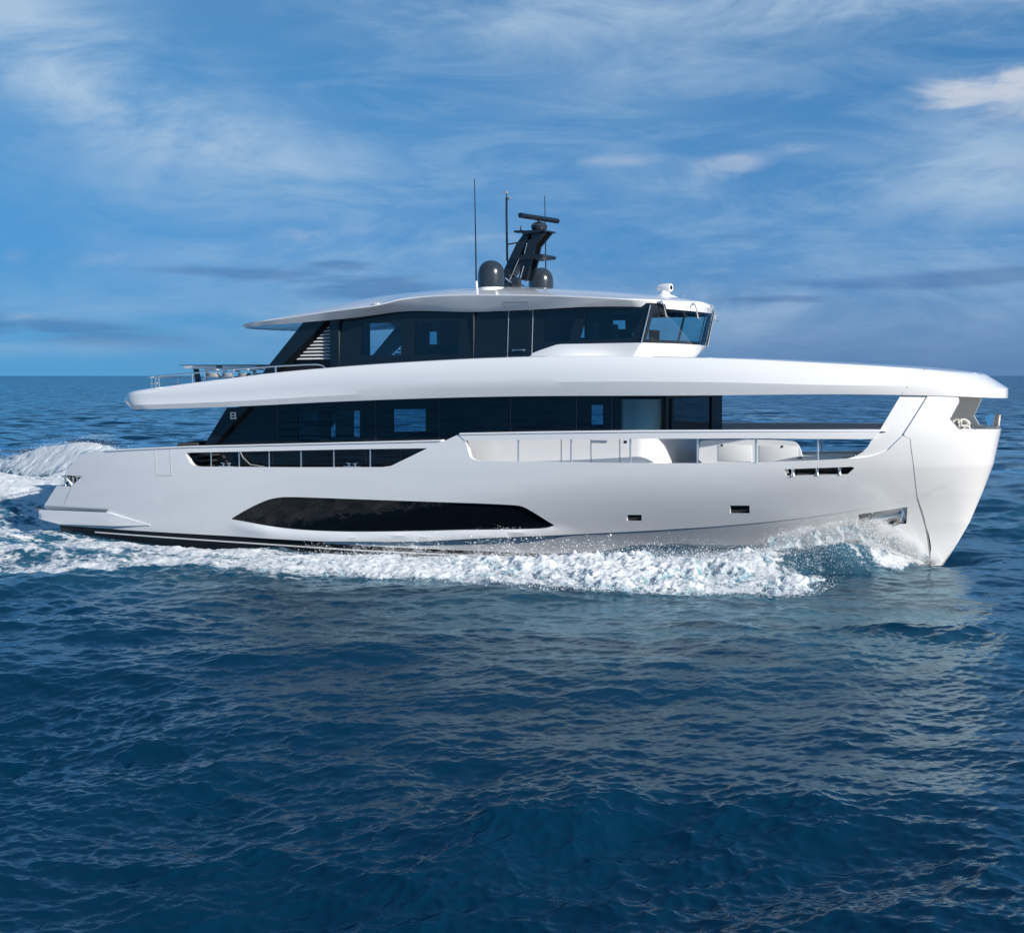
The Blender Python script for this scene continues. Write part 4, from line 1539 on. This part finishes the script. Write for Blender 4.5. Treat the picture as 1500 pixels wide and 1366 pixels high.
def ship_wave(x, y):
    """height the yacht gives the water, and how much white water lies there"""
    s = x
    t = np.abs(y)
    near = (s > -60) & (s < 26) & (t < 40)
    h = np.zeros_like(x)
    foam = np.zeros_like(x)
    S, T, Y = s[near], t[near], y[near]
    c, A, w = cr_c(S), cr_a(S), cr_w(S)
    q = (T - c) / w
    gate = sst(S, 25.0, 24.3)
    gate = 1 - sst(S, 24.3, 24.9)
    hh = A * np.where(q > 0, np.exp(-(q * 1.15) ** 2), np.exp(-(q * 0.75) ** 2)) * gate
    hw = half(S, 0.0)
    d = T - hw
    hh -= 0.42 * np.exp(-(np.maximum(d, 0) / 1.6) ** 2) * sst(S, -2.5, 4.0) * (1 - sst(S, 11.5, 16.5))
    hh += 0.30 * np.exp(-(np.maximum(d, 0) / 1.4) ** 2) * sst(S, 15.5, 18.5) * (1 - sst(S, 22, 23.5))
    hh -= 0.46 * np.exp(-((S - 24.6) / 0.9) ** 2 - (T / 1.1) ** 2)
    hh -= 0.10 * np.exp(-(np.maximum(d, 0) / 2.0) ** 2) * (1 - sst(S, -1, 3)) * sst(S, -4, -2)
    # wash heaped up behind the stern, and the port quarter wave beyond it
    hh += 1.05 * np.exp(-((S + 11) / 5.0) ** 2 - ((Y - 3.0) / 4.2) ** 2)
    hh -= 0.35 * np.exp(-((S + 4.2) / 1.5) ** 2 - (T / 4.0) ** 2)
    rx_, ry_ = S + 12.5, Y - 9.5
    qa, qb = rx_ * 0.97 - ry_ * 0.24, rx_ * 0.24 + ry_ * 0.97
    hh += 1.80 * np.exp(-(qa / 7.5) ** 2 - (qb / 1.7) ** 2)
    h[near] = hh
    mid = (fo_out(S) + fo_in(S)) / 2
    hwid = (fo_out(S) - fo_in(S)) / 2
    e = np.abs(T - mid) / np.maximum(hwid, 0.2)
    f = (1 - sst(e, 0.62, 1.06)) * (1 - sst(S, 24.3, 24.9))
    dens = np.interp(S, [-40, -12, -3, 3, 8, 11, 14, 22, 24.5], [0.25, 0.42, 0.60, 0.66, 0.66, 0.80, 0.92, 0.98, 0.9])
    f = f * dens
    crest = np.exp(-((T - c - .3) / (w * 1.5)) ** 2) * (1 - sst(S, 24.3, 24.9)) * np.interp(S, [-20, 0, 10, 16], [0.25, 0.5, 0.75, 1.0])
    f = np.maximum(f, crest) * (1 - sst(S, 23.9, 24.3))
    # near the stem the thrown water leaves a dark pocket between hull and wave
    pocket = np.exp(-((T - 4.3) / 1.9) ** 2) * sst(S, 19.8, 21.8)
    f = f * (1 - 0.62 * pocket)
    f = f * (1 - sst(T, 3.0, 4.5) * sst(S, 22.4, 24.1)) * (1 - 0.25 * sst(S, 20.5, 22.5) * sst(T, 4, 6))
    edge_out = np.exp(-((T - fo_out(S) + 1.3) / 0.9) ** 2) * np.interp(S, [-30, -5, 5, 12, 16, 20], [.4, .62, .8, .85, .5, 0])
    f = np.maximum(f, edge_out)
    # thin line of white along the hull
    f = np.maximum(f, 0.42 * np.exp(-((d - 0.6) / 0.45) ** 2) * sst(S, -3, 1) * (1 - sst(S, 11, 13)))
    # wake
    wk = (1 - sst(S, -3.6, -2.6)) * (1 - sst(T, 4.5, 8.5))
    f = np.maximum(f, 0.72 * wk)
    f = np.maximum(f, 1.15 * np.exp(-((S + 10) / 6.5) ** 2 - ((Y - 3.0) / 6.0) ** 2))
    f = np.maximum(f, 1.05 * np.exp(-(qa / 7.0) ** 2 - ((qb + .7) / 1.9) ** 2))
    foam[near] = f
    return h, foam


def sea_xy_grid():
    yo = np.concatenate([np.linspace(1465, 600, 60)[:-1], np.arange(600, 280, -0.62), np.arange(280, 130, -0.5), np.arange(130, 2.0, -0.8), np.array([1.5, 1.1, .8, .6, .45, .3])])
    r = 7325.0 / yo
    az_f = np.arange(-22.5, 22.5, 0.040)
    az_l = -22.5 - np.cumsum(np.geomspace(0.05, 9, 46))
    az_l = az_l[az_l > -180]
    a = np.concatenate([[-180.0], az_l[::-1], az_f, -az_l, [180.0]])
    a = np.unique(np.round(a, 4))
    return r, R(1) * a


rr, aa = sea_xy_grid()
dr = np.abs(np.gradient(rr))
Rg, Ag = np.meshgrid(rr, aa, indexing='ij')
Dg = np.repeat(dr[:, None], len(aa), 1)
da_ = np.gradient(aa)
Dg = np.maximum(Dg, Rg * da_[None, :])
bear = HEAD + PI / 2 - Ag
GX = CAM.x + Rg * np.cos(bear)
GY = CAM.y + Rg * np.sin(bear)
wz, ux, uy = waves(GX.ravel(), GY.ravel(), Dg.ravel())
sh, fo = ship_wave(GX.ravel(), GY.ravel())
calm = 1 - 0.55 * np.clip(fo, 0, 1)
near_hull = 1 - 0.8 * np.exp(-(np.maximum(np.abs(GY.ravel()) - half(GX.ravel(), 0.0), 0) / 0.8) ** 2) * (GX.ravel() < 25) * (GX.ravel() > -3.2)
br = fbm(GX.ravel() * 0.55, GY.ravel() * 0.85, 5, 5)
rough = (fbm(GX.ravel() * 2.6, GY.ravel() * 2.6, 4, 33) - 0.5) * 0.30 * np.clip(fo, 0, 1)
SX = GX.ravel() + ux * near_hull
SY = GY.ravel() + uy * near_hull
SZ = wz * calm * near_hull + sh + rough
foam_v = np.clip(fo * 1.35 - (1 - br) * 0.95 + 0.06, 0, 1)
xs_, ts_ = GX.ravel(), np.abs(GY.ravel())
milk = 0.62 * np.exp(-((xs_ - 24.0) / 4.2) ** 2 - ((ts_ - 10.5) / 6.0) ** 2) + 0.30 * np.exp(-((ts_ - 11.5) / 4.5) ** 2) * sst(xs_, -25, 4) * (1 - sst(xs_, 23, 28))
milk = milk * sst(fbm(xs_ * .22, ts_ * .5, 4, 19), .28, .62)
aer_v = np.clip(np.maximum(fo * 1.2 - 0.1, milk), 0, 1)
nr_, na_ = Rg.shape


def grid_mesh(name, X, Y, Z, nr, na, attrs, mat, keep=None):
    me = bpy.data.meshes.new(name)
    co = np.c_[X, Y, Z].astype(np.float32)
    i = np.arange(nr - 1)[:, None] * na + np.arange(na - 1)[None]
    quads = np.stack([i, i + na, i + na + 1, i + 1], -1).reshape(-1, 4)
    if keep is not None:
        quads = quads[keep]
        used = np.unique(quads)
        re = np.full(len(co), -1)
        re[used] = np.arange(len(used))
        quads = re[quads]
        co = co[used]
        attrs = {k: v[used] for k, v in attrs.items()}
    e0 = co[quads[0]]
    if np.cross(e0[1] - e0[0], e0[2] - e0[0])[2] < 0:
        quads = quads[:, ::-1]
    me.vertices.add(len(co))
    me.vertices.foreach_set('co', co.ravel())
    me.loops.add(quads.size)
    me.loops.foreach_set('vertex_index', quads.ravel().astype(np.int32))
    me.polygons.add(len(quads))
    me.polygons.foreach_set('loop_start', np.arange(0, quads.size, 4, dtype=np.int32))
    me.polygons.foreach_set('loop_total', np.full(len(quads), 4, np.int32))
    me.polygons.foreach_set('use_smooth', np.ones(len(quads), bool))
    for k, v in attrs.items():
        at = me.attributes.new(k, 'FLOAT', 'POINT')
        at.data.foreach_set('value', np.asarray(v, np.float32))
    me.materials.append(mat)
    me.update(calc_edges=True)
    o = bpy.data.objects.new(name, me)
    COL.objects.link(o)
    return o


# water: dark blue body, sky mirrored in ripples, teal and white where the yacht has beaten air into it
sea_m, t, b = mat_new('sea_water')
tc = t.new('ShaderNodeTexCoord').outputs['Object']
at_f = t.new('ShaderNodeAttribute'); at_f.attribute_name = 'foam'
at_a = t.new('ShaderNodeAttribute'); at_a.attribute_name = 'air'
big = t.noise(tc, 0.05, 3.0)
body = t.mixc(big, (0.0004, 0.0165, 0.040), (0.0008, 0.024, 0.053))
n_air = t.noise(tc, 0.9, 4.0, 0.6)
body = t.mixc(t.m('MULTIPLY', at_a.outputs['Fac'], t.smooth(n_air, 0.25, 0.75, 0.45, 0.95)), body, (0.035, 0.150, 0.215))
lace = t.new('ShaderNodeTexVoronoi', feature='DISTANCE_TO_EDGE')
wv = t.new('ShaderNodeVectorMath', operation='ADD')
wob = t.new('ShaderNodeTexNoise'); wob.inputs['Scale'].default_value = 1.6; wob.inputs['Detail'].default_value = 3
t.l.new(tc, wob.inputs['Vector'])
t.l.new(tc, wv.inputs[0]); t.l.new(wob.outputs['Color'], wv.inputs[1])
t.l.new(wv.outputs[0], lace.inputs['Vector'])
lace.inputs['Scale'].default_value = 2.3
web = t.smooth(lace.outputs['Distance'], 0.02, 0.20, 1.0, 0.0)
n_f = t.noise(tc, 3.2, 6.0, 0.66)
lev = t.m('ADD', t.m('MULTIPLY', at_f.outputs['Fac'], 1.25), t.m('MULTIPLY', t.m('SUBTRACT', n_f, 0.62), 1.5))
lev = t.m('ADD', lev, t.m('MULTIPLY', t.m('MULTIPLY', web, at_f.outputs['Fac']), 0.5))
white = t.smooth(lev, 0.22, 0.62)
white = t.m('MULTIPLY', white, t.smooth(at_f.outputs['Fac'], 0.0, 0.12))
bp = t.new('ShaderNodeBump')
bp.inputs['Distance'].default_value = 0.05
bp.inputs['Strength'].default_value = 0.12
mp = t.new('ShaderNodeMapping'); mp.inputs['Rotation'].default_value = (0, 0, R(-26)); mp.inputs['Scale'].default_value = (1.0, 1.5, 1.0)
t.l.new(tc, mp.inputs['Vector'])
t.l.new(t.noise(mp.outputs[0], 13.0, 3.0, 0.5), bp.inputs['Height'])
at_d = t.new('ShaderNodeAttribute'); at_d.attribute_name = 'far'
# beyond the reach of the mesh the chop is too fine to model: its slopes are strewn into the normal
nc = t.new('ShaderNodeTexNoise'); nc.inputs['Scale'].default_value = 0.22; nc.inputs['Detail'].default_value = 9; nc.inputs['Roughness'].default_value = 0.66
t.l.new(mp.outputs[0], nc.inputs['Vector'])
sb = t.new('ShaderNodeVectorMath', operation='SUBTRACT'); t.l.new(nc.outputs['Color'], sb.inputs[0]); sb.inputs[1].default_value = (0.5, 0.5, 0.5)
ml = t.new('ShaderNodeVectorMath', operation='MULTIPLY'); t.l.new(sb.outputs[0], ml.inputs[0]); ml.inputs[1].default_value = (1.9, 1.9, 0.0)
s2 = t.new('ShaderNodeVectorMath', operation='SCALE'); t.l.new(ml.outputs[0], s2.inputs[0]); t.l.new(at_d.outputs['Fac'], s2.inputs['Scale'])
ad = t.new('ShaderNodeVectorMath', operation='ADD'); t.l.new(bp.outputs[0], ad.inputs[0]); t.l.new(s2.outputs[0], ad.inputs[1])
nm = t.new('ShaderNodeVectorMath', operation='NORMALIZE'); t.l.new(ad.outputs[0], nm.inputs[0])
df = t.new('ShaderNodeBsdfDiffuse'); t.l.new(body, df.inputs['Color']); t.l.new(nm.outputs[0], df.inputs['Normal'])
gl = t.new('ShaderNodeBsdfGlossy'); gl.inputs['Color'].default_value = (0.70, 0.91, 1.0, 1); gl.inputs['Roughness'].default_value = 0.02
t.l.new(nm.outputs[0], gl.inputs['Normal'])
fr = t.new('ShaderNodeFresnel'); fr.inputs['IOR'].default_value = 1.30; t.l.new(nm.outputs[0], fr.inputs['Normal'])
wat = t.new('ShaderNodeMixShader')
t.l.new(t.m('MULTIPLY', fr.outputs[0], 0.95), wat.inputs[0]); t.l.new(df.outputs[0], wat.inputs[1]); t.l.new(gl.outputs[0], wat.inputs[2])
fb = t.new('ShaderNodeBsdfPrincipled')
fb.inputs['Base Color'].default_value = (0.64, 0.66, 0.67, 1)
fb.inputs['Roughness'].default_value = 0.75
bp2 = t.new('ShaderNodeBump'); bp2.inputs['Distance'].default_value = 0.10; bp2.inputs['Strength'].default_value = 0.7
t.l.new(t.noise(tc, 7.0, 5.0, 0.65), bp2.inputs['Height'])
t.l.new(bp2.outputs[0], fb.inputs['Normal'])
mx = t.new('ShaderNodeMixShader')
t.l.new(white, mx.inputs[0]); t.l.new(wat.outputs[0], mx.inputs[1]); t.l.new(fb.outputs[0], mx.inputs[2])
t.l.new(mx.outputs[0], sea_m.node_tree.nodes['Material Output'].inputs['Surface'])
sea = grid_mesh('sea', SX, SY, SZ, nr_, na_, {'foam': foam_v, 'air': aer_v, 'far': sst(Dg.ravel(), 0.25, 1.6)}, sea_m)
sea['kind'] = 'structure'

# ---- heaped white water of the bow wave and wake: lumps standing on the sea
foam_m, t, b = mat_new('white_water')
tc = t.new('ShaderNodeTexCoord').outputs['Object']
at_t = t.new('ShaderNodeAttribute'); at_t.attribute_name = 'thick'
n1 = t.noise(tc, 5.0, 6.0, 0.7)
thin = t.smooth(t.m('ADD', at_t.outputs['Fac'], t.m('MULTIPLY', t.m('SUBTRACT', n1, 0.5), 1.9)), 0.16, 0.72)
t.l.new(t.mixc(thin, (0.13, 0.29, 0.36), (0.64, 0.655, 0.66)), b.inputs['Base Color'])
b.inputs['Roughness'].default_value = 0.8
b.inputs['Subsurface Weight'].default_value = 0.0
bp = t.new('ShaderNodeBump'); bp.inputs['Distance'].default_value = 0.06; bp.inputs['Strength'].default_value = 0.45
t.l.new(t.noise(tc, 8.0, 5.0, 0.6), bp.inputs['Height'])
t.l.new(bp.outputs[0], b.inputs['Normal'])
# the froth is lace at its edges: small holes open where it thins
n3 = t.noise(tc, 9.0, 5.0, 0.65)
hole = t.smooth(t.m('ADD', t.m('MULTIPLY', at_t.outputs['Fac'], 1.25), t.m('MULTIPLY', t.m('SUBTRACT', n3, 0.5), 2.2)), 0.16, 0.60)
tr = t.new('ShaderNodeBsdfTransparent')
mx = t.new('ShaderNodeMixShader')
t.l.new(hole, mx.inputs[0]); t.l.new(tr.outputs[0], mx.inputs[1]); t.l.new(b.outputs[0], mx.inputs[2])
t.l.new(mx.outputs[0], foam_m.node_tree.nodes['Material Output'].inputs['Surface'])


def foam_patch(name, s0, s1, y0, y1, step, amp, level, label):
    S = np.arange(s0, s1, step)
    Yv = np.arange(y0, y1, step)
    X, Yg = np.meshgrid(S, Yv, indexing='ij')
    x, y = X.ravel(), Yg.ravel()
    z0, _, _ = waves(x, y, np.full_like(x, 0.5))
    h, f = ship_wave(x, y)
    nh = 1 - 0.8 * np.exp(-(np.maximum(np.abs(y) - half(x, 0.0), 0) / 0.8) ** 2) * (x < 25) * (x > -3.2)
    n = fbm(x * 0.55, y * 0.85, 5, 5)
    n2 = fbm(x * 1.7, y * 1.7, 4, 71)
    n5 = fbm(x * 5.5, y * 5.5, 3, 27)
    nl = fbm(x * 0.30 + 4, y * 0.55 + 9, 3, 15)
    cov = f * 1.50 - (1 - n) * 1.15 - (1 - n2) * 0.85 - (0.5 - n5) * 0.5 + (nl - 0.5) * 1.7 + level
    c1 = 1 - cells(x * 1.5 + fbm(x, y, 2, 3), y * 1.5, 4)
    c2 = 1 - cells(x * 3.6 + fbm(x * 2, y * 2, 2, 9), y * 3.6, 8)
    n3 = fbm(x * 4.5, y * 4.5, 4, 41, .7)
    n4 = 1 - np.abs(2 * fbm(x * 6.5 + 3, y * 6.5, 3, 61, .7) - 1)
    lump = 0.22 * np.clip(c1, 0, 1) + 0.16 * np.clip(c2, 0, 1) + 0.55 * (n3 - 0.3) + 0.20 * (n4 - .55) + 0.7 * (n2 - 0.4)
    e = sst(cov, 0.0, 0.62)
    big = np.interp(x, [-20, 0, 8, 13, 18, 22, 24.5], [0.45, 0.30, 0.30, 0.55, 0.95, 0.80, 0.5])
    z = z0 * (1 - .55 * np.clip(f, 0, 1)) * nh + h - 0.10 + e * (0.06 + amp * big * np.clip(lump, 0, 1.2))
    # keep out of the hull
    inside_h = (np.abs(y) < half(x, np.clip(z, 0, 1)) - 0.25) & (x < 24.6) & (x > -2.8)
    nr, na = X.shape
    g = (cov > -0.02) & ~inside_h
    g = g.reshape(nr, na)
    keep = (g[:-1, :-1] & g[1:, :-1] & g[:-1, 1:] & g[1:, 1:]).ravel()
    o = grid_mesh(name, x + .05 * (n2 - .5), y + .2 * (n - .5), z, nr, na, {'thick': np.clip(cov * 1.3, 0, 1)}, foam_m, keep)
    o['kind'] = 'stuff'
    o['label'] = label
    return o


foam_patch('bow_wave_foam', 8.0, 24.8, -11.0, -0.2, 0.038, 0.42, 0.08, 'churning white bow wave along the yacht\'s side')
foam_patch('wake_foam', -24.0, -3.0, -2.0, 16.0, 0.08, 0.36, 0.16, 'white wave crest breaking behind the stern')

# ---- the torn sheet of water peeling off the bow, standing between hull and wave
def bow_sheet():
    nd, nv = 190, 46
    D = np.linspace(0.02, 4.9, nd)
    Vv = np.linspace(0, 1, nv)
    Dm, Vm = np.meshgrid(D, Vv, indexing='ij')
    d, v = Dm.ravel(), Vm.ravel()
    s = 24.52 - d - 0.25 * v * np.minimum(d, 1)
    topz = np.interp(d, [0, .5, 1.2, 2.0, 3.0, 4.0, 4.9], [0.05, 0.50, 1.05, 1.08, 0.86, .55, .25])
    n = fbm(s * 2.2, v * 1.4 + s * .8, 4, 21)
    z = topz * (v * (0.80 + 0.45 * n)) - 0.12
    lean = np.interp(d, [0, 1, 2.5, 4.9], [0.05, 0.30, 0.95, 2.1])
    t_ = t_low(s, np.clip(z, 0, 3)) + 0.10 + lean * (1 - (v - .45) ** 2 * 1.8) * .8 + 0.30 * (n - .5) + 0.10 * (fbm(s * 7, v * 5, 3, 8) - .5)
    streak = fbm(s * 5 + v * 2.5, v * 2.0 - s * 1.2, 4, 77, .65)
    thick = 0.72 * (1 - 0.55 * v) * sst(d, 0.0, 0.5) * (1 - sst(d, 3.2, 4.9)) * (0.25 + 1.25 * sst(streak, 0.32, 0.62))
    o = grid_mesh('bow_spray_sheet', s, -t_, z, nd, nv, {'thick': np.clip(thick, 0, 1)}, foam_m)
    o['kind'] = 'stuff'
    o['label'] = 'torn sheet of white water peeling off the bow'


bow_sheet()

# ---- thrown drops
drop_m = pbr('spray_drops', (0.86, 0.88, 0.90), 0.35)
octa = np.array([(1, 0, 0), (-1, 0, 0), (0, 1, 0), (0, -1, 0), (0, 0, 1), (0, 0, -1)], float)
of = np.array([(0, 2, 4), (2, 1, 4), (1, 3, 4), (3, 0, 4), (2, 0, 5), (1, 2, 5), (3, 1, 5), (0, 3, 5)])


def drops(name, P, r, label):
    n = len(P)
    q = octa[None] * (r[:, None, None] * RNG.uniform(0.7, 1.5, (n, 1, 3)))
    V = (P[:, None, :] + q).reshape(-1, 3)
    F = (of[None] + 6 * np.arange(n)[:, None, None]).reshape(-1, 3)
    me = bpy.data.meshes.new(name)
    me.vertices.add(len(V)); me.vertices.foreach_set('co', V.astype(np.float32).ravel())
    me.loops.add(F.size); me.loops.foreach_set('vertex_index', F.astype(np.int32).ravel())
    me.polygons.add(len(F))
    me.polygons.foreach_set('loop_start', np.arange(0, F.size, 3, dtype=np.int32))
    me.polygons.foreach_set('loop_total', np.full(len(F), 3, np.int32))
    me.polygons.foreach_set('use_smooth', np.ones(len(F), bool))
    me.materials.append(drop_m)
    me.update(calc_edges=True)
    o = bpy.data.objects.new(name, me); COL.objects.link(o)
    o['kind'] = 'stuff'; o['label'] = label
    return o


def spray_points():
    out, rad = [], []
    # along the crest
    n = 52000
    s = 9 + 15.2 * RNG.beta(1.8, 1.0, n)
    c = cr_c(s)
    t_ = c + RNG.normal(0.2, 0.75, n) * np.interp(s, [9, 16, 22, 24], [1.2, 1.3, 0.9, .5])
    clump = fbm(s * 1.3, t_ * .4 + 3, 3, 55)
    up = RNG.exponential(0.12, n) * np.interp(s, [9, 14, 20, 23.5, 24.5], [.55, 1.0, 1.0, 1.1, .5]) * (0.25 + 2.4 * np.clip(clump - .35, 0, 1) ** 1.2)
    h, f = ship_wave(s, -t_)
    z = h + 0.12 + up
    out.append(np.c_[s, -t_, z]); rad.append(RNG.gamma(1.1, 0.0019, n) + 0.0014)
    # fall-out in front of the wave
    n = 16000
    s = RNG.uniform(11, 23.4, n)
    t_ = fo_out(s) - RNG.gamma(2.0, .55, n) + 0.4 - 0.0 * s
    h, f = ship_wave(s, -t_)
    out.append(np.c_[s, -t_, h + 0.03 + RNG.exponential(.10, n)]); rad.append(RNG.gamma(1.2, 0.0026, n) + 0.0016)
    # thin sheet torn up against the bow
    n = 100000
    s = 24.55 - 4.2 * RNG.beta(1.1, 1.5, n)
    d = (24.55 - s)
    topz = np.interp(d, [0, .5, 1.2, 2.0, 3.0, 4.2], [0.05, 0.55, 1.12, 1.15, 0.95, .55])
    z = topz * RNG.uniform(0, 1, n) ** 0.75 + RNG.exponential(.05, n) - 0.05
    t_ = t_low(s, np.clip(z, 0.0, 3)) + 0.10 + np.abs(RNG.normal(0, .30, n)) + 0.20 * d * RNG.uniform(0, 1, n)
    streak = fbm(s * 4, z * 2.2 + s * 2, 3, 12)
    ok = streak > RNG.uniform(.30, .62, n)
    out.append(np.c_[s, -t_, z][ok]); rad.append((RNG.gamma(1.1, 0.0020, n) + 0.0014)[ok])
    # jets leaping off the wave amidships
    for s0, y0, hh, m in [(q[0], q[1], q[2] * (0.42 if q[0] < 13 else 0.8), q[3]) for q in ((11.9, 6.4, .45, 220), (12.6, 6.2, .75, 420), (13.3, 6.3, .6, 320), (14.2, 6.0, .55, 360), (15.2, 6.0, .9, 520), (15.9, 6.1, .7, 380), (17.0, 5.6, .5, 260), (18.9, 5.0, .5, 260), (11.0, 6.6, .35, 160), (10.2, 6.9, .3, 140), (14.7, 5.9, .5, 300), (16.4, 5.7, .6, 320), (17.6, 5.4, .65, 360), (18.3, 5.2, .55, 300), (19.6, 4.9, .5, 300), (13.0, 7.4, .4, 240), (15.6, 7.2, .4, 260), (18.0, 6.9, .4, 260))]:
        k = RNG.uniform(0, 1, m) ** 1.4
        a_ = RNG.normal(0, .20, m) * (0.4 + k)
        zb = 0.25
        out.append(np.c_[s0 + a_ + .18 * k * RNG.normal(0, 1), -(y0 + RNG.normal(0, .16, m)), zb + k * hh + RNG.normal(0, .04, m)])
        rad.append(RNG.gamma(1.2, 0.0030, m) + 0.0018)
    # wake crest
    n = 4000
    qa = RNG.normal(0, 5.0, n)
    qb = RNG.normal(-.2, 0.6, n)
    x = -12.5 + qa * .97 + qb * .24
    y = 9.5 - qa * .24 + qb * .97
    h, f = ship_wave(x, y)
    out.append(np.c_[x, y, h + .05 + RNG.exponential(.08, n)]); rad.append(RNG.gamma(1.2, 0.0026, n) + .0016)
    return np.vstack(out), np.concatenate(rad)


P_, r_ = spray_points()
drops('spray', P_, r_, 'fine white spray thrown up along the bow wave')
